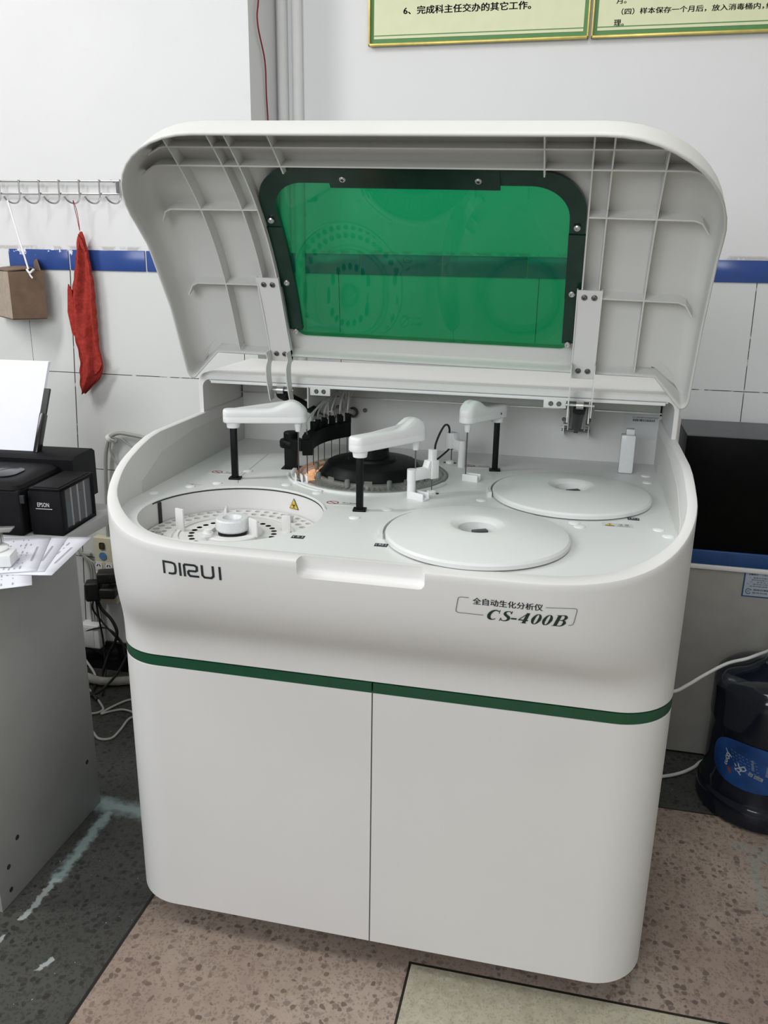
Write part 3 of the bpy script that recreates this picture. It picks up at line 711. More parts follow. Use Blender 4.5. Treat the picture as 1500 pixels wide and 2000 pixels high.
for k, deg in enumerate(PR[1:]):
    a = math.radians(deg); i = (206-deg)/82; px, py, zt = QC[0]+.137*math.cos(a), QC[1]+.137*math.sin(a), .960+.010*i
    bm = nb(); e = Vector((-.213+.004*math.cos(k), .668, .945+.004*math.sin(k)))
    tube(bm, [(px, py, zt-.004), (px+.001, py+.004, zt+.016), (lerp(px, e.x, .3), lerp(py, e.y, .35), zt+.034+.002*k), (lerp(px, e.x, .65), lerp(py, e.y, .7), zt+.030), (e.x-.012, e.y-.02, e.z+.012), e], .0022, 8); obj('wash_tube', bm, TUBEC, wh, 60, label='clear plastic tube')
bm = nb(); lathe(bm, [(.0075, -.004), (.0125, -.004), (.0125, .004), (.0075, .004), (.0075, -.004)], (-.212, .672, .944), 28, math.radians(-150), math.radians(125), Matrix.Rotation(PI/2, 3, 'X')); obj('tube_clip', bm, BLACK, AN, label='black C-shaped tube clip')
screw('bolt', (-.184, .678, .949), (0, -1, 0), .005, AN, DSTEEL)
# --- inner walls below the hood
bm = nb(); box(bm, (CX, .686, .953), (.982, .010, .19)); bw = obj('inner_back_wall', bm, PALE, AN)
bm = nb()
for x0, x1 in ((-.50, -.335), (-.24, .27), (.33, .497)): box(bm, ((x0+x1)/2, .679, .978), (x1-x0, .005, .0025))
obj('seam_strip', bm, STEEL, bw, label='bright metal seam across the back wall')
bm = nb(); cyl(bm, (-.408, .6805, .95), (-.408, .6795, .95), .0035, n=12); obj('hole', bm, GAP, bw)
bm = nb(); box(bm, (.455, .6800, .945), (.085, .001, .055)); sk = obj('serial_label', bm, LABELG, bw, None, label='pale printed label with barcode')
rr = random.Random(5); bm = nb(); x = .432
while x < .478: wd = rr.choice((.0006, .001, .0016)); box(bm, (x, .6793, .961), (wd, .0005, .005)); x += wd+rr.choice((.0006, .001))
obj('barcode', bm, INKDARK, sk, None)
bm = text_bm('S/N 2803080104T0009700537', .006); fit_text(bm, .430, .486, .9655, .9690); remap(bm, lambda x, y, z: (x, .6792, y)); obj('printing', bm, INKDARK, sk, None)
# recessed side panels
for sx in (-1, 1):
    bm = nb(); x = CX+sx*(WT-.0178)
    prism(bm, [(x, .16, ZD), (x, .675, ZD), (x, .675, .94), (x, .40, .94), (x, .25, .925), (x, .16, .885)], (sx*.004, 0, 0)); obj('side_liner', bm, LIDIN, AN)
# --- hood at the rear
def arch(w, z0, z1, r, cx=CX):
    pts = [(cx-w, z0)]
    for i in range(11): a = PI-PI/2*i/10; pts.append((cx-w+r+r*math.cos(a), z1-r+r*math.sin(a)))
    for i in range(11): a = PI/2-PI/2*i/10; pts.append((cx+w-r+r*math.cos(a), z1-r+r*math.sin(a)))
    pts.append((cx+w, z0)); return pts
HW, HZ = .507, 1.053
out_, in_ = arch(HW, .955, HZ, .022), arch(HW-.012, .955, HZ-.014, .018)
bm = nb()
R_ = [[(x, .463, z) for x, z in arch(HW-.012, .955, HZ-.014, .018)], [(x, .463, z) for x, z in arch(HW-.004, .955, HZ-.005, .021)], [(x, .466, z) for x, z in arch(HW-.001, .955, HZ-.0012, .022)], [(x, .470, z) for x, z in out_], [(x, .735, z) for x, z in out_], [(x, .755, z) for x, z in arch(HW-.02, .955, HZ-.018, .03)], [(x, .755, z) for x, z in in_], [(x, .463, z) for x, z in in_]]
grid(bm, R_)
hood = obj('rear_hood', bm, WHITE, AN, 35)
bm = nb(); box(bm, (CX, .752, .99), (.98, .008, .10)); obj('hood_back', bm, WHITE, hood)
bm = nb(); box(bm, (CX, .472, HZ-.0195), (.955, .014, .007), bev=.002); box(bm, (CX, .480, HZ-.016), (.965, .02, .006), bev=.001); obj('inner_lip', bm, BRIGHT, hood, 30)
bm = nb(); cyl(bm, (-.235, .515, HZ-.026), (.285, .515, HZ-.026), .005, n=12); obj('torsion_bar', bm, DSTEEL, hood, label='dark metal bar under the hood lip')
for sx in (-1, 1):
    bm = nb(); box(bm, (CX+sx*(HW+.003), .545, .975), (.007, .10, .06), bev=.003); obj('hood_side_clip', bm, WHITE, hood)
bm = nb()
for x in (-.475, -.452, -.43): box(bm, (x, .50, HZ-.0175), (.014, .02, .004))
obj('foam_strip', bm, BRIGHT, hood)
# ------------------------------------------------------------------ lid, raised
O2 = Vector((.45, 1.06)); FW = Vector((-.436, .9)); DN = Vector((-.9, -.436))
EA = [-.05, .04, .12, .19, .266, .32, .368, .42, .460, .506, .56]; EN = [-.014, -.016, -.021, -.021, -.011, .002, .016, .040, .061, .090, .128]
def E_(a): return (((-1.68127*a+2.51547)*a-0.35381)*a-0.04077)*a-0.01464
def LM(s, t, n_):
    """lid space: s across, t from hinge to front edge, n towards the inside"""
    u = .0095+s; a = t-.017*s; p = O2+FW*a+DN*n_
    return Vector((u-.006, p.x, p.y))
LW, LT, LR, SO = .5123, .535, .20, -.0062
def sdf(s, t):
    """distance inside the rounded outline (sides + front)"""
    s = s-SO; qx = abs(s)-(LW-LR); qy = t-(LT-LR)
    if qx > 0 and qy > 0: return LR-math.hypot(qx, qy)
    return min(LW-abs(s), LT-t)
RD, FR = .028, .024
def PN(s, t):
    d = max(0., sdf(s, t)); f = 0. if d >= FR else FR-math.sqrt(max(0., FR*FR-(FR-d)**2))
    return E_(t)-RD+f
def rrect(s0, s1, t0, t1, rb, rt, nc=12, ne=20):
    pts = []
    def arc(cx_, cy_, r, a0):
        for i in range(nc+1): a = a0+PI/2*i/nc; pts.append((cx_+r*math.cos(a), cy_+r*math.sin(a)))
    def edge(p, q):
        for i in range(1, ne): pts.append((lerp(p[0], q[0], i/ne), lerp(p[1], q[1], i/ne)))
    arc(s1-rb, t0+rb, rb, -PI/2); edge((s1, t0+rb), (s1, t1-rt)); arc(s1-rt, t1-rt, rt, 0); edge((s1-rt, t1), (s0+rt, t1))
    arc(s0+rt, t1-rt, rt, PI/2); edge((s0, t1-rt), (s0, t0+rb)); arc(s0+rb, t0+rb, rb, PI); edge((s0+rb, t0), (s1-rb, t0))
    return pts
T0 = .033
OUT = rrect(SO-LW, SO+LW, T0, LT, .012, LR); WIN = rrect(-.278, .278, .072, .425, .018, .075)
def drop(s, t):
    k = max(0., min(1., (abs(s-SO)-.452)/.058)); k = k*k*(3-2*k); return t-(T0+.016)*k*max(0., 1-(t-T0)/.10)
def NF(s, t, s0=0.):
    """inner (free) edge of the flange round the lid"""
    side = interp(t, [-.01, .15, .29, .34, .40, .46, .50, .535], [.018, .012, .030, .05, .085, .12, .142, .157])
    return side
bm = nb(); rows = []
KS = [0., .04, .1, .2, .35, .55, .8, 1.]
INS = []
for d in (0., .0012, .004, .009, .015, .022, .030, .038):
    INS.append(rrect(SO-LW+d, SO+LW-d, T0+d*.25, LT-d, .012, LR-d))
# flange rows (free edge first), then fillet, then panel to window opening
fl = []
for q in (0., .25, .5, .75):
    row = []
    for s, t in OUT:
        t_ = drop(s, t); bottom = t < T0+.004 and abs(s-SO) < LW-.02
        nf = (E_(T0)+.002) if bottom else NF(s, t_)
        if t < T0+.014 and abs(s-SO) > LW-.02: nf = NF(s, t_)
        row.append(LM(s, t_, lerp(nf, PN(s, t_) if not bottom else E_(t)-RD, q)))
    fl.append(row)
pan = []
for L in INS:
    row = []
    for s, t in L:
        bottom = t < T0+.012 and abs(s-SO) < LW-.02
        t_ = drop(s, t); row.append(LM(s, t_, (E_(t)-RD) if bottom else PN(s, t_)))
    pan.append(row)
last = INS[-1]
for k in (.08, .2, .35, .5, .65, .8, .9, 1.):
    pan.append([LM(lerp(a[0], b[0], k), drop(lerp(a[0], b[0], k), lerp(a[1], b[1], k)), PN(lerp(a[0], b[0], k), lerp(a[1], b[1], k))) for a, b in zip(last, WIN)])
V = grid(bm, fl+pan, True)
bmesh.ops.recalc_face_normals(bm, faces=bm.faces)
lid = obj('lid', bm, LIDIN, AN, 50, solid=.004, off=1.)
# make sure the thickness goes to the outside of the lid (away from the camera side)
cen = LM(0, .25, -.2); f0 = lid.data.polygons[len(lid.data.polygons)//2]
outward = (f0.center-LM(0, .25, .3)).dot(f0.normal)
if outward < 0: lid.data.flip_normals()
def rib(path, th=.0028, h0=0., ends=(0., 0.)):
    P = []
    for a, b in zip(path, path[1:]):
        L = math.hypot(b[0]-a[0], b[1]-a[1]); k = max(1, int(L/.02))
        for i in range(k): P.append((lerp(a[0], b[0], i/k), lerp(a[1], b[1], i/k)))
    P.append(path[-1]); n_ = len(P); bm = nb(); rows = [[], [], [], []]
    for i, (s, t) in enumerate(P):
        a, b = P[max(0, i-1)], P[min(n_-1, i+1)]; d = Vector((b[0]-a[0], b[1]-a[1])).normalized(); nx, ny = -d.y*th/2, d.x*th/2
        pn = min(PN(s, t), E_(t)-.001)-.002
        for k, (m_, nn) in enumerate(((1.25, pn), (.9, E_(t)), (-.9, E_(t)), (-1.25, pn))): rows[k].append(LM(s+nx*m_, t+ny*m_, nn+(.0 if k in (0, 3) else h0)))
    V = grid(bm, rows); bm.faces.new([r_[0] for r_ in V]); bm.faces.new([r_[-1] for r_ in V][::-1])
    obj('rib', bm, LIDIN, lid, 30)
for sx in (-1, 1):
    rib([(sx*.4045, .038), (sx*.4045, .505)]); rib([(sx*.3235, .195), (sx*.3235, .532)]); rib([(sx*.2935, .195), (sx*.2935, .533)]); rib([(sx*.2195, .435), (sx*.2195, .533)])
    for t in (.355, .189): rib([(sx*.295, t), (sx*.465, t-.002), (sx*.478, t-.008), (sx*.492, t-.030)])
rib([(-.485, .428), (-.452, .448), (-.44, .4505), (.44, .4505), (.452, .448), (.485, .428)]); rib([(-.450, .472), (-.42, .488), (-.41, .490), (.41, .490), (.42, .488), (.450, .472)])
# window pane and gasket
def band(L0, L1, n0, n1, name, m_, parent, skip=None, ang=30):
    bm = nb(); R4 = [[LM(s, t, E_(t)+n0) for s, t in L0], [LM(s, t, E_(t)+n1) for s, t in L0], [LM(s, t, E_(t)+n1) for s, t in L1], [LM(s, t, E_(t)+n0) for s, t in L1]]
    keep = [i for i in range(len(L0)) if skip is None or not skip(L0[i])]
    # rotate so that the kept run is contiguous
    st = next(i for i in range(len(keep)) if (keep[i]-1) % len(L0) not in keep) if skip else 0
    keep = keep[st:]+keep[:st]
    V = grid(bm, [[r_[i] for i in keep] for r_ in R4], closed=skip is None)
    for i in range(len(keep)-1): bm.faces.new((V[3][i], V[3][i+1], V[0][i+1], V[0][i]))
    if skip: bm.faces.new([r_[0] for r_ in V]); bm.faces.new([r_[-1] for r_ in V][::-1])
    return obj(name, bm, m_, parent, ang)
PO = rrect(-.280, .280, .067, .435, .022, .08)
bm = nb(); rows = []
for k in (0., .15, .3, .45, .6, .75, .9, .999):
    rows.append([LM(s*(1-k), lerp(t, .25, k), E_(lerp(t, .25, k))-RD+.0055) for s, t in PO])
V = grid(bm, rows, True); bm.faces.new(V[-1]); pane = obj('window_pane', bm, GREENGLASS, lid, 30, label='transparent green window')
GO, GI = rrect(-.2905, .2905, .060, .441, .01, .085), rrect(-.263, .263, .060, .410, .01, .066)
gsk = band(GO, GI, -RD+.004, -RD+.014, 'window_gasket', GASKET, lid, skip=lambda p: p[1] < .0705)
def plate(s0, s1, t0, t1, n0, n1, name, m_, parent, k=8):
    bm = nb(); rows = []
    for n_, s_ in ((n0, 0), (n1, 0)):
        for j in range(k+1): t = lerp(t0, t1, j/k) if n_ == n0 else lerp(t1, t0, j/k); rows.append([LM(s0, t, E_(t)+n_), LM((s0+s1)/2, t, E_(t)+n_), LM(s1, t, E_(t)+n_)])
    V = grid(bm, rows+[rows[0]]); 
    for c_ in (0, 2):
        for j in range(k): bm.faces.new((V[j][c_], V[j+1][c_], V[2*k-j][c_], V[2*k+1-j][c_]))
    bmesh.ops.remove_doubles(bm, verts=bm.verts, dist=1e-5)
    return obj(name, bm, m_, parent, 30)
plate(-.147, .147, .402, .443, -RD+.010, -RD+.018, 'gasket_tab', GASKET, gsk)
for sx in (-1, 1):
    plate(.2625 if sx > 0 else -.292, .292 if sx > 0 else -.2625, .18, .312, -RD+.010, -RD+.0165, 'gasket_tab', GASKET, gsk)
def lid_normal(t):
    a = LM(0, t-.005, E_(t-.005)); b = LM(0, t+.005, E_(t+.005)); d = b-a; return Vector((0, -d.z, d.y)).normalized()
for s, t in ((-.1215, .421), (.1115, .421), (-.2785, .328), (-.2785, .190), (-.2765, .081), (.2765, .328), (.2755, .190), (.2745, .083)):
    nv = lid_normal(t)
    if nv.y > 0: nv = -nv
    screw('window_screw', LM(s, t, E_(t)-RD+.0165), nv, .0062, gsk)
# hinges
for sx, hx in ((-1, -.3125), (1, .3075)):
    hb = plate(hx-.022, hx+.022, .018, .206, .0005, .003, 'hinge_bracket', WHITE, lid)
    for s_ in (hx-.022, hx+.022):
        bm = nb()
        prism(bm, [LM(s_-.001, t, E_(t)+nn) for t, nn in ((.018, .003), (.206, .003), (.206, -.004), (.018, -.010))], (.002, 0, 0)); obj('bracket_flange', bm, WHITE, hb, None)
        x = LM(s_, .05, 0).x
        path = catmull([(.420, 1.108), (.428, 1.092), (.418, 1.078), (.418, 1.060), (.424, 1.040), (.431, 1.022), (.440, 1.004)], 4); path2 = []
        pts = []
        for q in path: pts.append((q.x-.006, q.y))
        bk = []
        for i, q in enumerate(path): bk.append((q.x+lerp(.030, .016, i/(len(path)-1)), q.y+.003))
        bm = nb(); prism(bm, [(x-.001, p[0], p[1]) for p in pts+bk[::-1]], (.002, 0, 0)); obj('hinge_arm', bm, WHITE, hb, None)
    for s_ in (hx-.009, hx+.009):
        for t in (.192, .036):
            nv = lid_normal(t)
            if nv.y > 0: nv = -nv
            screw('hinge_screw', LM(s_, t, E_(t)+.003), nv, .0055, hb, DSTEEL)
    x0 = LM(hx, .05, 0).x
    bm = nb(); cyl(bm, (x0-.028, .440, 1.027), (x0+.028, .440, 1.027), .0028, n=12); hp = obj('hinge_pin', bm, STEEL, AN)
    bm = nb(); cyl(bm, (x0-.007, .440, 1.027), (x0+.007, .440, 1.027), .0085, n=24); obj('roller', bm, STEEL, hp)
    ex = x0+(.032 if sx < 0 else -.002)
    p0, p1 = Vector((x0, .443, 1.020)), Vector((ex, .648, .936)); bm = nb()
    cyl(bm, p0.lerp(p1, .04), p0.lerp(p1, .80), .0105, n=20); cyl(bm, p0, p0.lerp(p1, .1), .0125, n=20); obj('gas_strut', bm, BLACKG, AN, label='black gas strut')
    bm = nb(); cyl(bm, p0.lerp(p1, .8), p1, .004, n=12); obj('strut_rod', bm, DSTEEL, AN)
    # fixed bracket on the back wall
    xb = ex; bm = nb()
    for d in (-1, 1):
        box(bm, (xb+d*.027, .655, .938), (.003, .05, .03)); box(bm, (xb+d*.017, .640, .955), (.022, .004, .035)) if False else None
        box(bm, (xb+d*.018, .650, .965), (.002, .052, .05)); box(bm, (xb+d*.027, .675, .966), (.020, .003, .05)); box(bm, (xb+d*.0225, .628, .9515), (.011, .004, .003))
        box(bm, (xb+d*.021, .56, 1.01), (.0025, .20, .045))
    wb = obj('strut_bracket', bm, PALE, AN)
    bm = nb(); cyl(bm, (xb-.031, .648, .936), (xb+.031, .648, .936), .003, n=12); cyl(bm, (xb-.005, .648, .936), (xb+.005, .648, .936), .0062, n=16); obj('bracket_pin', bm, DSTEEL, wb)
    for d in (-1, 1):
        for z in (.955, .982): screw('bracket_screw', (xb+d*.028, .673, z), (0, -1, 0), .0045, wb, DSTEEL)
    bx_ = xb+(.047 if sx < 0 else -.047)
    bm = nb(); box(bm, (bx_, .466, HZ-.029), (.045, .003, .018), bev=.001); ear = obj('hinge_ear', bm, WHITE, hood)
    for d in (-.008, .008): screw('ear_screw', (bx_+d, .4645, HZ-.029), (0, -1, 0), .0048, ear, DSTEEL)
# --- markings on the housing front
def on_front(x, y, z=0): return (x, front_y(x, y)-.0013, y)
bm = nb()
h = .0215; w0 = .0034
# logo letters: D I R U I
stroke(bm, [(0, 0), (0, h)], w0, False); stroke(bm, [(-.0, h-w0/2), (.014, h-w0/2), (.0185, h-.003), (.0198, h-.007), (.0198, .007), (.0185, .003), (.014, w0/2), (.0075, w0/2)], w0, False)
stroke(bm, [(.0275, 0), (.0275, h)], w0, False)
stroke(bm, [(.0345, 0), (.0345, h-.004), (.0345, h-w0/2)], w0, False); stroke(bm, [(.0345, h-w0/2), (.051, h-w0/2), (.0545, h-.004), (.0545, h*.55), (.052, h*.47), (.0405, h*.47)], w0, False); stroke(bm, [(.0405, h*.47), (.0405, .005), (.043, w0/2), (.057, w0/2)], w0, False)
stroke(bm, [(.0625, h), (.0625, .005), (.0655, w0/2), (.076, w0/2), (.0795, .005), (.0795, h)], w0, False); stroke(bm, [(.090, 0), (.090, h)], w0, False)
remap(bm, lambda x, y, z: on_front(-.3145+x*1.08, .8172+y*1.06)); obj('maker_logo', bm, INKDARK, shell, None, label='black lettering DIRUI')
bm = text_bm('全自动生化分析仪', .0125, .00035); fit_text(bm, .1765, .2775, 0, .0112)
remap(bm, lambda x, y, z: on_front(x, .8205+y)); obj('chinese_title', bm, INKDARK, shell, None, label='black Chinese lettering')
bm = nb(); H = .0205; S_ = H
def ell(cx_, cy_, rx, ry, a0, a1, n_=20): return [(cx_+rx*math.cos(math.radians(a0+(a1-a0)*i/n_)), cy_+ry*math.sin(math.radians(a0+(a1-a0)*i/n_))) for i in range(n_+1)]
x = 0.
# C
stroke(bm, [(p[0]*S_, p[1]*S_) for p in ell(.36, .5, .27, .44, 48, 312)], [.05*S_, .10*S_, .17*S_, .20*S_, .17*S_, .10*S_, .05*S_], False)
stroke(bm, [(.56*S_, 1.0*S_), (.60*S_, .66*S_)], [.05*S_, .03*S_], False)
# S
ox = .80*S_
stroke(bm, [(ox+a*S_, b*S_) for a, b in ((.46, .74), (.40, .91), (.27, .955), (.13, .88), (.12, .71), (.25, .56), (.40, .42), (.46, .25), (.38, .09), (.22, .045), (.09, .10), (.03, .27))], [v*S_ for v in (.03, .05, .07, .12, .16, .18, .18, .16, .12, .07, .05, .03)])
stroke(bm, [(ox+.46*S_, 1.0*S_), (ox+.48*S_, .72*S_)], [.05*S_, .03*S_], False); stroke(bm, [(ox+.0*S_, .30*S_), (ox+.02*S_, .0)], [.03*S_, .05*S_], False)
ox = 1.36*S_; stroke(bm, [(ox+.02*S_, .33*S_), (ox+.34*S_, .33*S_)], .14*S_, False)
# 4
ox = 1.80*S_; stroke(bm, [(ox+.36*S_, .97*S_), (ox+.02*S_, .30*S_)], .06*S_, False); stroke(bm, [(ox+.0, .29*S_), (ox+.56*S_, .29*S_)], .10*S_, False); stroke(bm, [(ox+.38*S_, .99*S_), (ox+.38*S_, .01*S_)], .19*S_, False); stroke(bm, [(ox+.22*S_, .02*S_), (ox+.54*S_, .02*S_)], .04*S_, False)
for ox in (2.50*S_, 3.12*S_):
    stroke(bm, [(ox+p[0]*S_, p[1]*S_) for p in ell(.26, .5, .175, .46, 90, 450, 28)], [v*S_ for v in (.05, .12, .19, .12, .05, .12, .19, .12, .05)], False)
ox = 3.78*S_
stroke(bm, [(ox+.16*S_, 0), (ox+.16*S_, 1.*S_)], .20*S_, False); stroke(bm, [(ox-.02*S_, .02*S_), (ox+.36*S_, .02*S_)], .045*S_, False); stroke(bm, [(ox-.02*S_, .98*S_), (ox+.36*S_, .98*S_)], .045*S_, False)
stroke(bm, [(ox+a*S_, b*S_) for a, b in ((.26, .975), (.46, .95), (.55, .76), (.46, .56), (.26, .53))], [v*S_ for v in (.045, .10, .19, .10, .045)])
stroke(bm, [(ox+a*S_, b*S_) for a, b in ((.26, .53), (.50, .50), (.60, .27), (.50, .05), (.26, .02))], [v*S_ for v in (.045, .10, .20, .10, .045)])
fit_text(remap(bm, lambda x, y, z: (x+.28*y, y, 0)), .1985, .3135, .7970, .8155)
remap(bm, lambda x, y, z: on_front(x, y)); obj('model_lettering', bm, INKGREEN, shell, None, label='dark green italic lettering CS-400B')
bm = nb()
stroke(bm, [(.1705, .8305), (.1590, .8305), (.1560, .8292), (.1550, .8270), (.1525, .8085), (.1530, .8055), (.1560, .8040), (.193, .8040)], .0012, False)
remap(bm, lambda x, y, z: on_front(x, y)); obj('bracket_line', bm, INKGREY, shell, None, label='thin grey rounded bracket line left of the lettering'); bm = nb()
stroke(bm, [(.2815, .8265), (.3225, .8265), (.3250, .8253), (.3255, .8228), (.3225, .8035), (.3210, .8005), (.3185, .7992), (.3150, .7992)], .0011, False)
remap(bm, lambda x, y, z: on_front(x, y)); obj('bracket_line', bm, INKGREY, shell, None, label='thin grey rounded bracket line right of the lettering')
# --- stickers on the deck
def sticker(c, wd, dp, m_, name, a=0., label=None):
    bm = nb(); box(bm, (*c, ZD+.0003), (wd, dp, .0005), a); return obj(name, bm, m_, deck, None, label=label)
def flat_text(body, c, wd, ht, m_, parent, a=0., bold=.0, name='printing'):
    bm = text_bm(body, ht, bold); fit_text(bm, -wd/2, wd/2, -ht/2, ht/2); R = Matrix.Rotation(a, 3, 'Z')
    remap(bm, lambda x, y, z: Vector((*c, ZD+.0008))+R @ Vector((x, y, 0))); return obj(name, bm, m_, parent, None)
for cx_, cy_, a in ((-0.4026, 0.3467, 0.), (-0.1066, 0.1967, .03), (0.1055, 0.5499, 0.)):
    s = sticker((cx_, cy_), .066, .024, DECK, 'prohibition_sticker', a, 'sticker with a red barred circle')
    bm = nb(); stroke(bm, ell(-.018, 0, .0105, .0085, 0, 360, 28), .0022, False); stroke(bm, [(-.0255, .006), (-.0105, -.006)], .0022, False)
    R = Matrix.Rotation(a, 3, 'Z'); remap(bm, lambda x, y, z: Vector((cx_, cy_, ZD+.0009))+R @ Vector((x, y, 0))); obj('barred_circle', bm, INKRED, s, None)
    flat_text('禁止触摸', (cx_+.013, cy_+.003), .026, .006, INKDARK, s, a); flat_text('运行中请勿触碰探针', (cx_+.010, cy_-.006), .032, .0035, INKGREY, s, a)
s = sticker((0.3887, 0.1972), .052, .022, LABELG, 'warning_sticker', 0, 'pale sticker with a yellow warning triangle')
o, P = tri_sign((0.3759, 0.1972, ZD+.0007), (1, 0, 0), (0, 1, 0), .017, 'warning_triangle', s, (0, 0, 1))
bm = nb(); stroke(bm, [(0, .16), (0, -.12)], [.12, .05], False); stroke(bm, [(0, -.2), (0, -.28)], .1, False); remap(bm, lambda x, y, z: P(x, y, .0009)); obj('exclamation_mark', bm, INKDARK, o, None)
flat_text('注 意', (0.3996, 0.2011), .018, .006, INKDARK, s); flat_text('注意安全操作', (0.3991, 0.1932), .022, .005, INKGREY, s)
for c, tx, wd, a in (((0.4183, 0.2431), '( R1 )', .020, 0.), ((0.0157, -0.0105), '( R2 )', .021, .02), ((-0.1244, -0.0076), '( S )', .021, .05)):
    s = sticker(c, wd, .014, INKDARK, 'position_label', a, 'small black label')
    flat_text(tx, c, wd*.80, .009, INKWHITE, s, a)
bm = nb(); stroke(bm, [(-0.4451, 0.249), (-0.4095, 0.2431)], .0006, False); stroke(bm, [(-0.4303, 0.2421), (-0.4263, 0.2421)], .003, False); remap(bm, lambda x, y, z: (x, y, ZD+.0006)); obj('deck_mark', bm, INKDARK, deck, None)
# ------------------------------------------------------------------ container standing on the deck
bt = thing('plastic_container', 'narrow milky plastic container standing on the analyser deck against its back wall', 'container', (0.4193, 0.5874, ZD))
bm = nb(); box(bm, (0.4193, 0.5874, ZD+.0425), (.030, .026, .083), bev=.003); obj('body', bm, MILKY, bt)
bm = nb(); box(bm, (0.4223, 0.5894, ZD+.090), (.018, .018, .012), bev=.002); obj('neck', bm, MILKY, bt)
# ================================================================== LEFT SIDE OF THE ROOM
# --- desk
GREYB = mat('grey_laminate_board', (.36, .37, .36), .5, var=.03, scale=14)
GREYT = mat('pale_grey_desk_top', (.46, .47, .46), .4, var=.04, scale=10)
dk = thing('desk', 'grey laminate desk left of the white analyser, carrying a printer', 'desk', (-1.2, .3, 0))
DZ = .705
bm = nb(); box(bm, (-1.33, .23, DZ-.0145), (1.134, .62, .029), bev=.002); obj('desk_top', bm, GREYT, dk)
bm = nb(); box(bm, (-.772, .142, .338), (.018, .375, .676), bev=.001); sp = obj('side_panel', bm, GREYB, dk)
for y, z in ((.29, .139), (.025, .130), (-.011, .085), (-.013, .030)):
    bm = nb(); cyl(bm, (-.7635, y, z), (-.7622, y, z), .0055, n=14); obj('fastener_hole', bm, GAP, sp, None)
bm = nb(); box(bm, (-1.33, .322, .40), (1.09, .016, .54)); obj('back_panel', bm, GREYB, dk)
bm = nb(); box(bm, (-1.88, .142, .338), (.018, .375, .676), bev=.001); obj('far_side_panel', bm, GREYB, dk)
bm = nb(); box(bm, (-1.11, .01, .62), (.64, .018, .11)); obj('drawer_front', bm, GREYB, dk)
# --- printer
PC = Vector((-.766, .296, DZ)); PA = .085; PR_ = Matrix.Rotation(PA, 4, 'Z')
def pl(x, y, z): return PC+PR_ @ Vector((x, y, z))
pr = thing('printer', 'black inkjet printer with side ink tanks on the grey desk', 'printer', tuple(PC))
def pbox(bm, c, s, bev=.004, rot=None, seg=3): box(bm, pl(*c), s, PR_ @ rot if rot is not None else PR_, bev, seg)
PBL = mat('printer_black_plastic', (.008, .008, .009), .22, var=.15)
PBM = mat('printer_grained_black', (.007, .007, .008), .5, var=.2, spec=.15, bump=.1, bscale=900)
bm = nb(); pbox(bm, (-.29, .078, .052), (.415, .190, .104), .006)
rows = []
for zz, ins in ((.104, 0.), (.112, .004), (.118, .014), (.120, .03)):
    L = rrect(-.497+ins, -.083-ins, -.018+ins, .172-ins*.3, .02, .02, 6, 4); rows.append([pl(a, b, zz) for a, b in L])
V = grid(bm, rows, True); bm.faces.new(V[-1]); obj('body', bm, PBM, pr, 30)
bm = nb(); L = rrect(-.42, -.125, .02, .105, .03, .03, 6, 4); rows = [[pl(a, b, .1195) for a, b in L], [pl(a, b, .1225) for a, b in L], [pl(lerp(a, -.27, .03), lerp(b, .06, .05), .1235) for a, b in L]]
V = grid(bm, rows, True); bm.faces.new(V[-1]); ctl = obj('glossy_panel', bm, PBL, pr, 30)
bm = nb(); prism(bm, [pl(-.205, .02, .1238), pl(-.2035, .02, .1238), pl(-.155, .104, .1238), pl(-.1565, .104, .1238)], (0, 0, .0003)); obj('panel_seam', bm, GAP, ctl, None)
bm = nb(); prism(bm, [pl(-.5, .165, .02), pl(-.5, .165, .128), pl(-.5, .180, .136), pl(-.5, .262, .136), pl(-.5, .275, .128), pl(-.5, .275, .02)], (PR_ @ Vector((.447, 0, 0)))); obj('rear_feed', bm, PBM, pr, 30)
bm = nb(); pbox(bm, (-.075, .06, .05), (.012, .10, .09), .002); pbox(bm, (-.077, -.017, .085), (.01, .006, .018), .001); obj('side_recess', bm, BLACK, pr)
# ink tank unit
bm = nb()
for c_, s_ in (((-.0355, .0045, .053), (.071, .009, .106)), ((-.0355, .151, .053), (.071, .009, .106)), ((-.0355, .078, .003), (.071, .15, .006)), ((-.0355, .078, .1025), (.071, .156, .007)), ((-.068, .078, .053), (.006, .15, .1)), ((-.003, .078, .1015), (.006, .15, .008)), ((-.003, .078, .004), (.006, .15, .009)), ((-.003, .0125, .053), (.006, .022, .1)), ((-.003, .149, .053), (.006, .012, .1))):
    pbox(bm, c_, s_, .0012, seg=2)
tk = obj('ink_tank_unit', bm, PBM, pr, 30)
TANK = clear_mat('smoky_tank_plastic', (.9, .9, .92), .12, (.55, .53, .55), .30)
INKS = [mat('ink_'+k, v, .5) for k, v in (('cyan', (.16, .21, .24)), ('magenta', (.17, .16, .18)), ('yellow', (.17, .17, .18)), ('black', (.11, .12, .14)))]
for k in range(4):
    y = .0245+.030*k+.015; bm = nb(); pbox(bm, (-.012, y, .053), (.012, .0265, .088), .001); t_ = obj('tank', bm, TANK, tk)
    bm = nb(); pbox(bm, (-.0185, y, .053), (.001, .0262, .087), 0); obj('tank_back', bm, mat('tank_back_'+str(k), ((.42, .47, .50), (.50, .42, .42), (.50, .43, .44), (.36, .37, .39))[k], .5), t_, None)
    bm = nb(); hh = (.055, .062, .066, .074)[k]; pbox(bm, (-.0058, y, .010+hh/2), (.0012, .025, hh), .0); obj('ink_level', bm, INKS[k], t_, None, label=('ink level '+('low', 'middling', 'middling', 'high')[k]) if False else None)
    if k:
        bm = nb(); pbox(bm, (-.0045, .0245+.030*k, .053), (.003, .005, .090), .0005); obj('divider', bm, BRIGHT, t_)
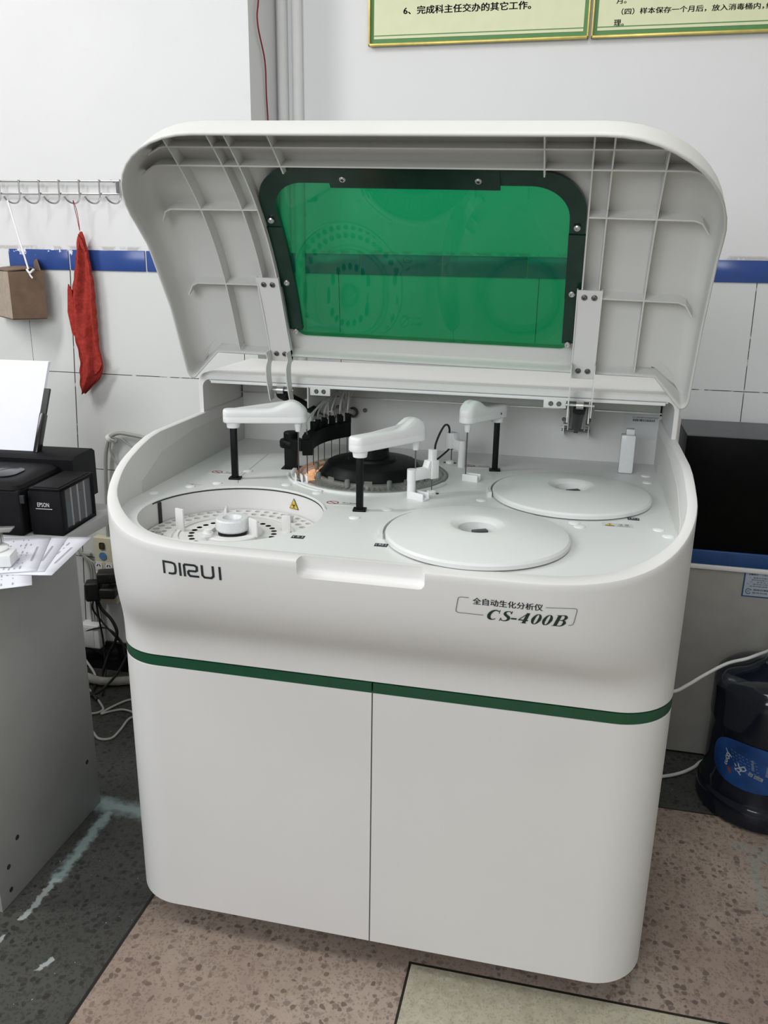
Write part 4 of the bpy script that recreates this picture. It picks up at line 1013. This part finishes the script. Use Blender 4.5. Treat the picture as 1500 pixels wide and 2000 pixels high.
bm = nb(); pbox(bm, (-.0022, .0845, .053), (.0008, .116, .090), 0); obj('tank_window', bm, clear_mat('smoked_window', (.9, .9, .91), .06, (.3, .3, .3), .05), tk, None)
bm = text_bm('EPSON', .01, 0., 0., 1.1); fit_text(bm, -.0535, -.0265, .0650, .0745); remap(bm, lambda x, y, z: pl(x, -.0006, y)); obj('maker_name', bm, INKWHITE, tk, None, label='white lettering EPSON')
bm = nb(); stroke(bm, [(-.058, .0605), (-.020, .0605)], .0012, False); remap(bm, lambda x, y, z: pl(x, -.0006, y)); obj('white_line', bm, INKWHITE, tk, None)
bm = nb(); pbox(bm, (-.0355, .078, .1068), (.060, .14, .002), .001); obj('tank_lid', bm, PBM, tk)
# paper support and feed guide
tilt = Matrix.Rotation(-.50, 4, 'X')
bm = nb(); c0 = (-.292, .245, .20); pbox(bm, c0, (.27, .006, .17), .002, tilt); obj('paper_support', bm, BLACK, pr)
bm = nb(); pbox(bm, (-.162, .226, .175), (.012, .02, .10), .002, tilt); obj('paper_guide', bm, PBL, pr, label='black upright paper guide')
# stack of paper in the feeder
ps = thing('paper_stack', 'stack of white paper standing in the back of the black printer', 'paper', tuple(pl(-.28, .215, .13)))
for i in range(6):
    bm = nb(); pbox(bm, (-.278+.0005*i, .214+.0012*i+.046, .130+.103), (.21, .0009, .235), 0, tilt); obj('sheet', bm, mat('paper_white', (.78, .79, .86), .7, var=.01) if i == 0 else bpy.data.materials['paper_white'], ps, None)
PAPER = bpy.data.materials['paper_white']
# --- loose printed sheets on the desk
INKPRINT = mat('faint_grey_print', (.40, .40, .43), .7)
def sheet(corner, ang, wd, dp, z, label, droop=.0, lines=True, seed=1):
    """sheet with its front right corner at corner; wd runs to the left, dp to the back"""
    ex, ey = Vector((-math.cos(ang), -math.sin(ang), 0)), Vector((-math.sin(ang), math.cos(ang), 0))
    def Pp(a, b, h=0.): 
        p = Vector((corner[0], corner[1], 0))+ex*a+ey*b; over = max(0., p.x+.763)
        return Vector((p.x, p.y, z+h-droop*over*over*8))
    bm = nb(); n_ = 12
    V = grid(bm, [[Pp(wd*i/n_, dp*j/n_) for i in range(n_+1)] for j in range(n_+1)])
    o = obj('printed_sheet', bm, PAPER, None, 60, solid=.0004); tag(o, label, 'paper', 'printed sheets on the desk')
    if lines:
        R = random.Random(seed); bm = nb()
        def bar(a, b, w_, h_):
            bm.faces.new([bm.verts.new(Pp(x, y, .0009)) for x, y in ((a, b), (a+w_, b), (a+w_, b+h_), (a, b+h_))])
        bar(.016, dp*.28, .0042, dp*.42)
        for col in range(4):
            y0 = dp*(.06+.225*col)
            for k in range(15):
                x = .032+k*.0098
                if R.random() < .85: bar(x, y0+R.uniform(0, .004), .0028, R.uniform(.006, .018))
                if R.random() < .6: bar(x, y0+.032+R.uniform(0, .006), .0022, R.uniform(.003, .008))
        obj('printed_lines', bm, INKPRINT, o, None, label='rows of grey print')
    return o
sheet((-.660, .030), .62, .297, .21, DZ+.0012, 'lowest printed sheet, sticking out furthest to the front over the desk edge', seed=4)
sheet((-.652, .080), .22, .297, .225, DZ+.0024, 'printed sheet fanned out furthest right over the desk edge beside the ink tank', seed=3)
sheet((-.676, .092), .36, .297, .21, DZ+.0036, 'blank-edged sheet under the topmost printed sheet', seed=2)
sheet((-.690, .088), .46, .297, .205, DZ+.0050, 'topmost printed sheet with rows of figures under the small white case', seed=1)
# --- small white case on the papers
wc = thing('small_case', 'small white plastic case with a clear top lying on printed sheets', 'case', (-.80, .10, DZ+.006))
bm = nb(); box(bm, (-.792, .095, DZ+.019), (.085, .045, .025), .33, bev=.003); obj('base', bm, BRIGHT, wc)
bm = nb(); lathe(bm, [(.034, 0), (.035, .003), (.03, .006), (0, .006)], (-.803, .108, DZ+.0315), 32); obj('rim', bm, BRIGHT, wc)
bm = nb(); box(bm, (-.812, .122, DZ+.050), (.045, .024, .028), .33, bev=.003); box(bm, (-.803, .130, DZ+.066), (.064, .034, .003), .33, bev=.001); ct = obj('clear_top', bm, CLEAR, wc)
bm = nb()
for k in range(5): box(bm, (-.826+.008*k, .119+.003*k, DZ+.048+.002*(k % 2)), (.002, .004, .018), .33+.3*(k % 3))
obj('black_contents', bm, INKDARK, ct)
# --- hook rack on the pillar
CHROME = mat('chromed_wire', (.50, .50, .49), .35, 1., var=.1)
rk = thing('hook_rack', 'chromed wire rack of hooks fixed on the white wall at left', 'hook rack', (-1.2, .95, 1.45))
for z in (1.4825, 1.4505):
    bm = nb(); tube(bm, [(-1.62, .946, z+.001), (-.925, .946, z-.001)], .0028, 8, False); obj('rail', bm, CHROME, rk)
hooks = [-.931-.0612*k for k in range(12)]
for x in hooks:
    bm = nb(); tube(bm, [(x, .941, 1.4855), (x, .940, 1.46), (x, .939, 1.438), (x-.003, .930, 1.426), (x-.009, .916, 1.4245), (x-.016, .905, 1.431), (x-.020, .900, 1.439)], .0023, 7)
    cyl(bm, (x-.020, .900, 1.439), (x-.0205, .8995, 1.4405), .0032, n=8); obj('hook', bm, CHROME, rk)
bm = nb(); box(bm, (-.956, .948, 1.4815), (.012, .004, .005), Matrix.Rotation(.3, 4, 'Y')); box(bm, (-1.60, .951, 1.466), (.01, .018, .045)); box(bm, (-.94, .951, 1.466), (.008, .018, .03)); obj('wall_fixing', bm, DSTEEL, rk)
# --- red towel
TOWEL = mat('red_towel_cloth', (.36, .044, .034), .95, var=.22, scale=120, spec=.1, bump=.6, bscale=500)
tw = thing('towel', 'red towel hanging by its loop from the chromed hook rack', 'towel', (-1.06, .93, 1.05))
bm = nb()
prof = [(1.352, -1.0585, -1.0525, .004), (1.335, -1.069, -1.047, .008), (1.30, -1.075, -1.040, .010), (1.25, -1.085, -1.034, .012), (1.20, -1.098, -1.030, .013), (1.16, -1.104, -1.030, .014), (1.12, -1.107, -1.030, .015), (1.07, -1.105, -1.031, .016), (1.03, -1.097, -1.031, .016), (1.00, -1.093, -1.024, .015), (.965, -1.097, -1.027, .014), (.945, -1.099, -1.040, .013), (.925, -1.0995, -1.062, .011), (.906, -1.098, -1.086, .006)]
rows = []; Z_ = [p[0] for p in prof][::-1]; XA = [p[1] for p in prof][::-1]; XB = [p[2] for p in prof][::-1]; DD = [p[3] for p in prof][::-1]
for j in range(61):
    z = lerp(1.352, .906, j/60); a, b, d = sinterp(z, Z_, XA), sinterp(z, Z_, XB), sinterp(z, Z_, DD); row = []
    for i in range(48):
        th = 2*PI*i/48; cx_, cs = math.cos(th), math.sin(th)
        k = min(1, j/8)
        f = 1+k*(.62*math.sin(4*th+1.1+.9*math.sin(z*9))+.25*math.sin(9*th+z*14))
        yy = .936-cs*d*(1.0 if cs > 0 else .55)*max(.12, f)*1.15
        row.append((lerp(a, b, .5+.5*cx_)+.0012*k*math.sin(z*160+i*.3), min(yy, .955), z+.004*k*math.sin(th*2+1)*(j/60)))
    rows.append(row)
V = grid(bm, rows, True); bm.faces.new(V[0]); obj('cloth', bm, TOWEL, tw, 75)
for P_ in ([(-1.117, .930, 1.135), (-1.109, .927, 1.195), (-1.106, .928, 1.212), (-1.097, .928, 1.195), (-1.094, .930, 1.06), (-1.108, .929, 1.075)], [(-1.058, .922, 1.345), (-1.047, .920, 1.33), (-1.040, .924, 1.30), (-1.052, .922, 1.31)], [(-1.046, .922, 1.0), (-1.022, .920, 1.015), (-1.018, .922, .995), (-1.030, .924, .975), (-1.046, .924, .96)]):
    bm = nb(); prism(bm, P_, (0, .004, 0)); obj('fold', bm, TOWEL, tw, 60)
bm = nb(); tube(bm, [(-1.0560, .930, 1.354), (-1.0595, .924, 1.40), (-1.0585, .9145, 1.4275), (-1.0565, .9145, 1.4275), (-1.0550, .924, 1.40), (-1.0555, .930, 1.354)], .0009, 6); obj('loop', bm, TOWEL, tw, label='thin red hanging loop')
# --- cardboard box on a string
CARD = mat('brown_cardboard', (.19, .128, .085), .75, var=.12, scale=35)
CARD2 = mat('taped_cardboard', (.33, .245, .175), .28, var=.2, scale=60, bump=.35, bscale=90)
cbx = thing('cardboard_box', 'brown cardboard box hung on a white string below the hook rack', 'box', (-1.28, .87, 1.115))
c0, e1, e2 = Vector((-1.2365, .85, 0)), Vector((.060, .072, 0)), Vector((-.112, .092, 0))
def wallp(p, q, z0, z1, th, slant=0.):
    bm = nb(); d = (q-p).normalized(); nn = Vector((-d.y, d.x, 0))*th
    prism(bm, [p+Vector((0, 0, z0)), q+Vector((0, 0, z0)), q+Vector((0, 0, z1+slant)), p+Vector((0, 0, z1))], nn); return bm
obj('side', wallp(c0, c0+e1, 1.115, 1.244, .004, .003), CARD, cbx); obj('side', wallp(c0+e2, c0, 1.115, 1.244, .004), CARD2, cbx, label='paler side covered in shiny tape')
obj('side', wallp(c0+e1, c0+e1+e2, 1.115, 1.247, .004), CARD, cbx); obj('side', wallp(c0+e1+e2, c0+e2, 1.115, 1.247, .004), CARD, cbx)
bm = nb(); prism(bm, [c0+Vector((0, 0, 1.115)), c0+e1+Vector((0, 0, 1.115)), c0+e1+e2+Vector((0, 0, 1.115)), c0+e2+Vector((0, 0, 1.115))], (0, 0, .003)); obj('bottom', bm, CARD, cbx)
bm = nb(); prism(bm, [c0+e1*.9+Vector((0, 0, 1.247)), c0+e1+e2+Vector((0, 0, 1.247)), c0+e1+e2+Vector((.01, .02, 1.285)), c0+e1*.86+e2*.12+Vector((0, .005, 1.275))], (.002, .003, 0)); obj('flap', bm, CARD, cbx, label='raised back flap')
bm = nb(); prism(bm, [c0+Vector((0, 0, 1.245)), c0+e1*.75+e2*.05+Vector((0, 0, 1.252)), c0+e1*.7+e2*.95+Vector((0, 0, 1.258)), c0+e2+Vector((0, 0, 1.247))], (0, 0, .003)); obj('flap', bm, CARD, cbx, label='folded top flap')
STRING = mat('white_plastic_string', (.8, .8, .82), .5)
k0 = c0+e1*.62+Vector((-.002, -.004, 1.247))
bm = nb(); prism(bm, [(hooks[5]-.018, .903, 1.434), (hooks[5]-.014, .904, 1.4345), tuple(k0+Vector((.003, .0, .004))), tuple(k0+Vector((-.002, 0, .004)))], (0, .0012, 0)); st = obj('string', bm, STRING, cbx)
bm = nb(); tube(bm, [k0+Vector((-.004, 0, .003)), k0+Vector((.006, -.004, -.006)), k0+Vector((.012, -.002, -.002)), k0+Vector((.02, -.003, .004))], .003, 7); tube(bm, [k0+Vector((.004, -.003, -.004)), k0+Vector((.008, -.004, -.012)), k0+Vector((.014, -.004, -.02))], .0025, 7); obj('knot', bm, STRING, st)
# --- sockets, plugs and cables behind the desk
CREAM = mat('cream_plastic', (.62, .58, .43), .4, var=.03)
CABLEG = mat('grey_cable_sheath', (.36, .36, .34), .5, var=.06)
CABLEB = mat('black_cable_sheath', (.012, .012, .012), .45)
CABLEW = mat('white_cable_sheath', (.58, .57, .54), .5, var=.08)
BLUEB = mat('blue_button_plastic', (.10, .22, .42), .35)
pw = thing('power_strip', 'cream power strip with a blue button mounted on the wall beside the desk', 'power strip', (-1.07, .95, .36))
bm = nb(); box(bm, (-1.071, .944, .355), (.066, .030, .218), bev=.004, seg=3); body = obj('body', bm, CREAM, pw)
bm = nb(); box(bm, (-1.0735, .9285, .437), (.018, .002, .022), bev=.004); box(bm, (-1.0735, .9275, .4365), (.009, .002, .012)); obj('indicator', bm, mat('dark_olive_plastic', (.06, .06, .03), .4), body)
bm = nb(); cyl(bm, (-1.0735, .930, .404), (-1.0735, .9265, .404), .0125, n=24); obj('blue_button', bm, BLUEB, body, label='round blue button')
for xx, zz in ((-1.091, .365), (-1.057, .365), (-1.091, .325), (-1.057, .325), (-1.091, .285)):
    bm = nb(); box(bm, (xx, .9285, zz), (.024, .002, .034), bev=.003); so = obj('socket', bm, BRIGHT, body)
    bm = nb(); box(bm, (xx-.004, .9272, zz+.008), (.003, .001, .008), Matrix.Rotation(.5, 4, 'Y')); box(bm, (xx+.004, .9272, zz+.008), (.003, .001, .008), Matrix.Rotation(-.5, 4, 'Y')); box(bm, (xx, .9272, zz-.009), (.007, .001, .004)); obj('socket_holes', bm, GAP, so)
lb = thing('junction_box', 'white plastic junction box on the wall low down behind the desk', 'junction box', (-1.14, .95, .125))
bm = nb(); box(bm, (-1.140, .938, .128), (.068, .040, .082), bev=.005, seg=3); bo = obj('body', bm, BRIGHT, lb)
bm = nb(); box(bm, (-1.146, .9172, .128), (.042, .002, .066), bev=.001); obj('cover', bm, WHITE, bo)
for i, (x, z, nm) in enumerate(((-1.098, .300, 'large black plug hanging low beside the cream power strip'), (-1.045, .352, 'black plug pushed into the cream power strip, upper of the pair'))):
    pg = thing('plug', nm, 'plug', (x, .90, z), 'black plugs by the power strip')
    bm = nb(); box(bm, (x, .898, z), (.046, .045, .062) if i == 0 else (.06, .05, .036), .4, bev=.008, seg=3); b_ = obj('body', bm, CABLEB, pg)
    bm = nb(); box(bm, (x, .924, z+.012), (.004, .012, .008)); obj('pin', bm, STEEL, b_)
bm = nb(); box(bm, (-1.042, .895, .303), (.05, .05, .035), .2, bev=.008, seg=3); tag(obj('plug', bm, CABLEB), 'black plug under the upper plug of the cream power strip', 'plug', 'black plugs by the power strip')
def cable(pts, r, m_, label, group=None, name='cable'):
    bm = nb(); tube(bm, pts, r, 8); return tag(obj(name, bm, m_, None, 80), label, 'cable', group)
cable([(-1.060, .945, .463), (-1.056, .945, .55), (-1.050, .945, .66), (-1.042, .944, .73), (-1.024, .942, .775), (-1.0, .942, .790), (-.97, .943, .790), (-.90, .945, .778), (-.80, .945, .74)], .0058, CABLEG, 'thick grey cable looped through the wall clip behind the analyser')
cable([(-1.020, .94, .776), (-1.027, .943, .74), (-1.018, .945, .71), (-.99, .945, .68), (-.93, .945, .655)], .003, CABLEG, 'thin grey cable drooping right from the wall clip')
cable([(-1.020, .94, .777), (-.99, .943, .775), (-.96, .944, .755), (-.90, .945, .735)], .0022, CABLEG, 'thinnest grey cable running right from the wall clip')
bm = nb(); lathe(bm, [(.008, -.006), (.013, -.006), (.013, .006), (.008, .006), (.008, -.006)], (-1.024, .943, .775), 20, axis=Matrix.Rotation(.9, 3, 'Y')); box(bm, (-1.020, .952, .768), (.022, .014, .012), bev=.002); tag(obj('cable_clip', bm, BRIGHT), 'white plastic clip holding grey cables on the tiled wall', 'cable clip')
for k in range(5):
    x = -1.148+.0085*k; t_ = random.Random(k)
    cable([(-1.185+.006*k, .95, .425-.008*k), (-1.162+.008*k, .948, .40-.006*k), (x+.008, .947, .36), (x+.012+.004*t_.random(), .943, .30), (x+.006*t_.random(), .945, .23), (x+.004, .946, .165)], .0032, CABLEG, ('leftmost', 'second from left', 'middle', 'second from right', 'rightmost')[k]+' of the five grey cords entering the white junction box', 'grey cords above the junction box')
bm = nb(); box(bm, (-1.150, .952, .395), (.04, .012, .010), bev=.002); tag(obj('cable_clip', bm, CABLEG), 'grey clip bunching the cords above the white junction box', 'cable clip')
cable([(-1.085, .895, .275), (-1.078, .90, .24), (-1.050, .905, .205), (-1.034, .905, .165), (-1.045, .905, .125), (-1.070, .91, .085), (-1.085, .90, .04), (-1.09, .88, .008), (-1.07, .80, .006), (-1.03, .76, .006)], .005, CABLEB, 'thick black power cord curving down from the plugs to the floor')
cable([(-1.100, .90, .27), (-1.112, .905, .235), (-1.09, .91, .195), (-1.05, .91, .15), (-1.005, .91, .10), (-1.0, .905, .085), (-1.012, .905, .09), (-1.025, .91, .13), (-1.06, .91, .165), (-1.10, .915, .165), (-1.17, .92, .14)], .0028, CABLEB, 'thin black cord looping across the white junction box')
cable([(-1.094, .90, .27), (-1.092, .905, .20), (-1.088, .91, .12), (-1.083, .90, .03), (-1.06, .85, .006), (-1.03, .79, .006)], .003, CABLEB, 'straight black cord dropping from the large plug')
cable([(-.99, .88, .10), (-1.01, .84, .05), (-1.045, .79, .012), (-1.09, .76, .006), (-1.13, .78, .006)], .0042, CABLEB, 'black cord sloping from behind the analyser to the floor')
PIPE = mat('dirty_plastic_pipe', (.40, .39, .35), .6, var=.2, scale=50)
bm = nb(); tube(bm, [(-1.30, .90, .016), (-1.16, .872, .016), (-1.08, .852, .015), (-1.02, .862, .016), (-.93, .90, .016), (-.80, .92, .016)], .0135, 12); tag(obj('hose', bm, PIPE, None, 60), 'thick grey hose lying on the dark floor behind the analyser', 'hose')
cable([(-1.22, .97-.03, .09), (-1.17, .92, .05), (-1.125, .90, .012), (-1.11, .875, .0045), (-1.12, .84, .0045), (-1.16, .80, .0045)], .004, CABLEW, 'grey-white cord curling on the floor under the junction box')
cable([(-.93, .90, .09), (-.97, .90, .075), (-.99, .89, .05), (-.975, .88, .025), (-.93, .87, .01)], .0045, CABLEW, 'white cord looping out low behind the analyser by the black skirting')
cable([(-.89, .80, .004), (-.94, .785, .004), (-.97, .73, .004), (-.978, .700, .004), (-.975, .694, .004), (-.966, .705, .004), (-.93, .73, .004), (-.88, .72, .004), (-.82, .70, .004)], .0034, CABLEW, 'white cord folded in a hairpin on the dark floor')
cable([(-1.10, .82, .004), (-1.06, .79, .004), (-1.0, .735, .004), (-.985, .712, .004), (-1.0, .69, .004), (-1.05, .68, .004)], .0032, CABLEW, 'white cord bending near the desk foot on the dark floor')
cable([(-.86, .715, .004), (-.885, .69, .004), (-.88, .63, .004), (-.882, .585, .004), (-.915, .575, .004), (-.955, .605, .004), (-1.0, .62, .004)], .0034, CABLEW, 'white cord curving towards the front on the dark floor')
# --- red wire down the pillar
bm = nb(); tube(bm, [(-.553, 1.05, 2.3), (-.552, 1.02, 1.95), (-.551, 1.0, 1.86), (-.5505, 1.045, 1.78), (-.552, 1.055, 1.70), (-.5525, 1.065, 1.62), (-.5525, 1.07, 1.45), (-.552, 1.07, 1.3)], .0021, 8)
tag(obj('wire', bm, mat('red_wire_sheath', (.22, .012, .02), .45), None, 80), 'thin dark red wire hanging down the grey side of the pillar', 'wire')
# ================================================================== NOTICE BOARDS
GOLD = mat('gold_frame', (.62, .50, .14), .35, .4, var=.15)
NG = mat('notice_green', (.085, .235, .075), .5, var=.05)
NC = mat('notice_cream_green', (.70, .72, .47), .5, var=.02)
def board(name_label, x0, x1, texts):
    z0, z1, y = 1.823, 2.52, BX-.012
    t = thing('notice_board', name_label, 'notice board', ((x0+x1)/2, BX-.006, (z0+z1)/2), 'green bordered notice boards')
    bm = nb(); box(bm, ((x0+x1)/2, BX-.0055, (z0+z1)/2), (x1-x0-.004, .008, z1-z0-.004)); back = obj('backing', bm, NG, t)
    bm = nb()
    for c_, s_ in ((((x0+x1)/2, y, z0+.003), (x1-x0, .012, .006)), (((x0+x1)/2, y, z1-.003), (x1-x0, .012, .006)), ((x0+.0025, y, (z0+z1)/2), (.005, .012, z1-z0)), ((x1-.0025, y, (z0+z1)/2), (.005, .012, z1-z0))): box(bm, c_, s_, bev=.0015)
    obj('frame', bm, GOLD, t)
    bm = nb(); box(bm, ((x0+x1)/2, BX-.0101, (z0+z1)/2), (x1-x0-.028, .001, z1-z0-.034)); pn = obj('panel', bm, NC, t, None)
    bm = nb(); box(bm, ((x0+x1)/2, BX-.0108, z0+.0245), (x1-x0-.028, .0006, .0022)); obj('green_line', bm, NG, pn, None)
    for body, a, b, c_, d, bold in texts:
        bm = text_bm(body, .02, bold); fit_text(bm, a, b, c_, d); remap(bm, lambda x, yy, z: (x, BX-.0109, yy)); obj('printed_text', bm, INKDARK, pn, None)
board('green bordered notice board on the back wall with one line of bold text showing', -.297, .264, [('6、完成科主任交办的其它工作。', -.206, .119, 1.8935, 1.913, .0009), ('5、负责检验仪器的使用保养。', -.206, .10, 1.935, 1.955, .0009)])
board('green bordered notice board cut off by the right edge of the photo', .2695, .845, [('月。', .324, .348, 1.8965, 1.910, .0004), ('（四）样本保存一个月后，放入消毒桶内，', .338, .664, 1.872, 1.8865, .0004), ('统一处', .668, .72, 1.872, 1.8865, .0004), ('理。', .322, .346, 1.848, 1.8625, .0004)])
# ================================================================== RIGHT SIDE OF THE ROOM
bn = thing('lab_bench', 'grey bench behind the water bottle carrying the black and blue instrument', 'bench', (1.2, 1.0, 0))
BGREY = mat('warm_grey_panel', (.33, .325, .305), .5, var=.05, scale=20)
bm = nb(); box(bm, (1.28, 1.022, .551), (1.42, .244, .012), bev=.002); obj('bench_top', bm, WHITE, bn, label='thin white bench top edge')
bm = nb(); box(bm, (1.28, .913, .275), (1.40, .016, .536)); fp = obj('front_panel', bm, BGREY, bn)
bm = nb(); box(bm, (.592, 1.03, .272), (.016, .22, .536)); box(bm, (1.972, 1.03, .272), (.016, .22, .536)); obj('side_panel', bm, BGREY, bn)
BLD = mat('sticker_blue', (.012, .06, .16), .4)
bm = nb(); box(bm, (.842, .9045, .515), (.165, .0006, .070)); sk = obj('sticker', bm, BLD, fp, None, label='white notice sticker with a blue border')
bm = nb(); box(bm, (.842, .9040, .515), (.158, .0006, .064)); sp = obj('sticker_field', bm, mat('sticker_pale_blue', (.38, .43, .50), .4), sk, None)
def wtext(body, x0, x1, z0, z1, y, m_, parent, bold=0.):
    bm = text_bm(body, .01, bold); fit_text(bm, x0, x1, z0, z1); remap(bm, lambda x, yy, z: (x, y, yy)); obj('printing', bm, m_, parent, None)
wtext('温馨提示', .770, .793, .5395, .5440, .9035, BLD, sp, .0003); wtext('（使用须知）', .803, .84, .5395, .5435, .9035, BLD, sp)
wtext('一、请爱护仪器设备', .769, .826, .531, .5345, .9035, INKDARK, sp); wtext('请勿在仪器上放置杂物', .778, .84, .5255, .529, .9035, INKDARK, sp); wtext('二、非专业人员', .775, .83, .5195, .523, .9035, INKDARK, sp); wtext('三、请勿自行拆卸维修', .768, .84, .5140, .5175, .9035, INKDARK, sp); wtext('如有问题请联系我们', .776, .84, .508, .5115, .9035, INKDARK, sp)
wtext('检验仪器服务中心', .786, .85, .498, .503, .9035, BLD, sp, .0003); wtext('服务热线', .784, .82, .490, .4945, .9035, INKDARK, sp)
bm = nb(); stroke(bm, ell(.7745, .4955, .0062, .0066, 40, 330, 24), .0018, False); stroke(bm, [(.7725, .493), (.7725, .497), (.7745, .4955), (.7765, .4975), (.7765, .493)], .0009, False); stroke(bm, [(.7800, .4985), (.7815, .5015)], .0014, False); remap(bm, lambda x, y, z: (x, .9035, y)); obj('round_emblem', bm, BLD, sp, None)
inst = thing('instrument', 'large black instrument case with a blue base on the grey bench', 'laboratory instrument', (1.2, 1.02, .557))
DBLUE = mat('deep_blue_plastic', (.009, .055, .19), .35, var=.05)
CASE = mat('satin_black_case', (.003, .003, .0032), .35, var=.2, spec=.06)
CASET = mat('case_top_painted_reflection', (.075, .08, .085), .45, var=.08)  # pale wall mirrored in the glossy black top, painted as grey
bm = nb(); box(bm, (1.20, 1.015, .742), (1.24, .218, .292), bev=.003); cs = obj('casing', bm, CASE, inst)
bm = nb(); box(bm, (1.20, 1.015, .889), (1.236, .214, .004), bev=.001); obj('top_reflection_plate', bm, CASET, cs, label='top of the black case with the wall reflection painted grey')
bm = nb(); box(bm, (1.20, 1.015, .5765), (1.24, .222, .039), bev=.003); obj('base', bm, DBLUE, inst, label='deep blue base')
# --- water bottle
WB = Vector((.832, .733, 0))
wb_ = thing('water_bottle', 'large dark blue water cooler bottle on the floor at right', 'water bottle', tuple(WB))
BOT = clear_mat('blue_polycarbonate', (.03, .05, .09), .09, (.010, .014, .024), .72, ior=1.55)
bm = nb(); lathe(bm, [(0, .012), (.09, .006), (.133, 0.), (.146, .006), (.1485, .022), (.1475, .048), (.142, .057), (.139, .064), (.137, .085), (.1365, .12), (.136, .20), (.1362, .225), (.138, .232), (.1395, .245), (.1395, .30), (.1402, .313), (.1395, .328), (.134, .344), (.118, .358), (.090, .370), (.060, .379), (.040, .386), (.033, .393), (.0305, .402), (.030, .417), (.0315, .420), (.0315, .427), (.029, .430), (.029, .440), (.031, .443), (.031, .453), (.0275, .458), (.0225, .458), (.0225, .42), (.03, .40)], tuple(WB), 72); obj('body', bm, BOT, wb_, 40)
LBLUE = mat('label_blue', (.011, .055, .20), .3, var=.35, scale=25)
def onb(a, z, r=.1375): return (WB.x+r*math.cos(a), WB.y+r*math.sin(a), z)
A0, ZL, AW, AH = math.radians(-118), .162, .70, .060
bm = nb(); rows = []
for k in range(9):
    rr_ = 1-k/8*.999; rows.append([onb(A0+AW*rr_*math.copysign(abs(math.cos(t))**.75, math.cos(t)), ZL+AH*rr_*math.copysign(abs(math.sin(t))**.75, math.sin(t)), .1380) for t in [2*PI*i/48 for i in range(48)]])
V = grid(bm, rows, True); bm.faces.new(V[-1]); lbv = obj('label', bm, LBLUE, wb_, 60, label='oval blue label with white script')
INKPALE = mat('printed_pale_ink', (.42, .46, .52), .5)
def lab(bm, name, m_=INKPALE): return obj(name, remap(bm, lambda x, y, z: onb(A0+x/.137, ZL+y, .1386)), m_, lbv, None)
bm = nb()
for L in ([(-.058, .026), (-.053, .019), (-.045, .014), (-.040, .010)], [(-.055, .012), (-.052, .015), (-.046, .014), (-.047, .009), (-.052, .010), (-.055, .012)], [(-.057, .006), (-.050, .008), (-.046, .005), (-.050, .001), (-.056, .003)], [(-.055, -.002), (-.050, -.004), (-.051, -.009), (-.056, -.007)], [(-.057, -.012), (-.052, -.015), (-.049, -.012)]): stroke(bm, L, .0026)
lab(bm, 'script_writing')
bm = nb()
for L in ([(-.030, -.001), (-.026, -.006)], [(-.022, .004), (-.019, -.004), (-.012, -.010), (-.018, -.018)], [(-.026, -.013), (-.018, -.007), (-.008, .001)], [(-.008, .001), (-.003, -.006), (-.010, -.012), (-.018, -.010)], [(-.022, -.016), (-.017, -.020), (-.013, -.024)], [(-.029, -.012), (-.024, -.017)]): stroke(bm, L, .0028)
lab(bm, 'script_writing')
bm = nb(); Rr = random.Random(11)
for k in range(6):
    for j in range(7): x, y = -.045+.0095*j+.003*k, .030-.0075*k-.0015*j; stroke(bm, [(x, y), (x+Rr.uniform(.003, .007), y-.001)], .0018, False)
lab(bm, 'small_print', mat('printed_mid_blue_ink', (.10, .19, .38), .5))
bm = nb(); fillp = [(.006, .024), (.040, .017), (.043, -.006), (.008, .002)]
for k in range(7): t = k/6; stroke(bm, [(lerp(.006, .009, t), lerp(.024, .001, t)), (lerp(.046, .046, t), lerp(.016, -.007, t))], .0024, False)
lab(bm, 'text_block', mat('printed_grey_blue', (.20, .22, .27), .6))
bm = nb(); stroke(bm, [(.004, -.012), (.013, -.014)], .009, False); stroke(bm, [(.017, -.015), (.036, -.019)], .009, False); lab(bm, 'symbol_box', mat('printed_pale_grey', (.30, .32, .36), .6))
bm = nb(); stroke(bm, ell(.0085, -.013, .0025, .0025, 0, 360, 16), .0008, False)
for k in range(8): stroke(bm, [(.019+.002*k, -.0125-.0004*k), (.019+.002*k, -.0195-.0004*k)], .0008, False)
for v in bm.verts: v.co.z = 0
o_ = obj('symbol_marks', remap(bm, lambda x, y, z: onb(A0+x/.137, ZL+y, .1390)), INKDARK, lbv, None)
bm = nb(); stroke(bm, [(-.046, -.018), (-.040, -.022), (-.038, -.029), (-.043, -.026), (-.046, -.018)], .004); lab(bm, 'red_mark', mat('printed_dull_red', (.22, .05, .04), .6))
# --- white cable by the bottle
cable([(.49, .56, .40), (.545, .57, .367), (.58, .60, .346), (.618, .66, .335), (.664, .715, .340), (.7150, .738, .3655), (.757, .737, .3845), (.80, .765, .392), (.85, .80, .392), (.97, .85, .33), (1.04, .87, .15), (1.05, .87, .006)], .0042, mat('white_tubing', (.74, .75, .74), .4), 'white tube curving from the analyser over the water bottle to the bench', None, 'drain_tube')
cable([(.49, .73, .03), (.54, .745, .008), (.608, .772, .0055), (.656, .80, .0055), (.692, .835, .0055), (.719, .871, .0055), (.77, .893, .0055), (.88, .897, .0055)], .0045, bpy.data.materials['white_tubing'], 'white tube lying on the dark floor behind the water bottle', None, 'drain_tube')
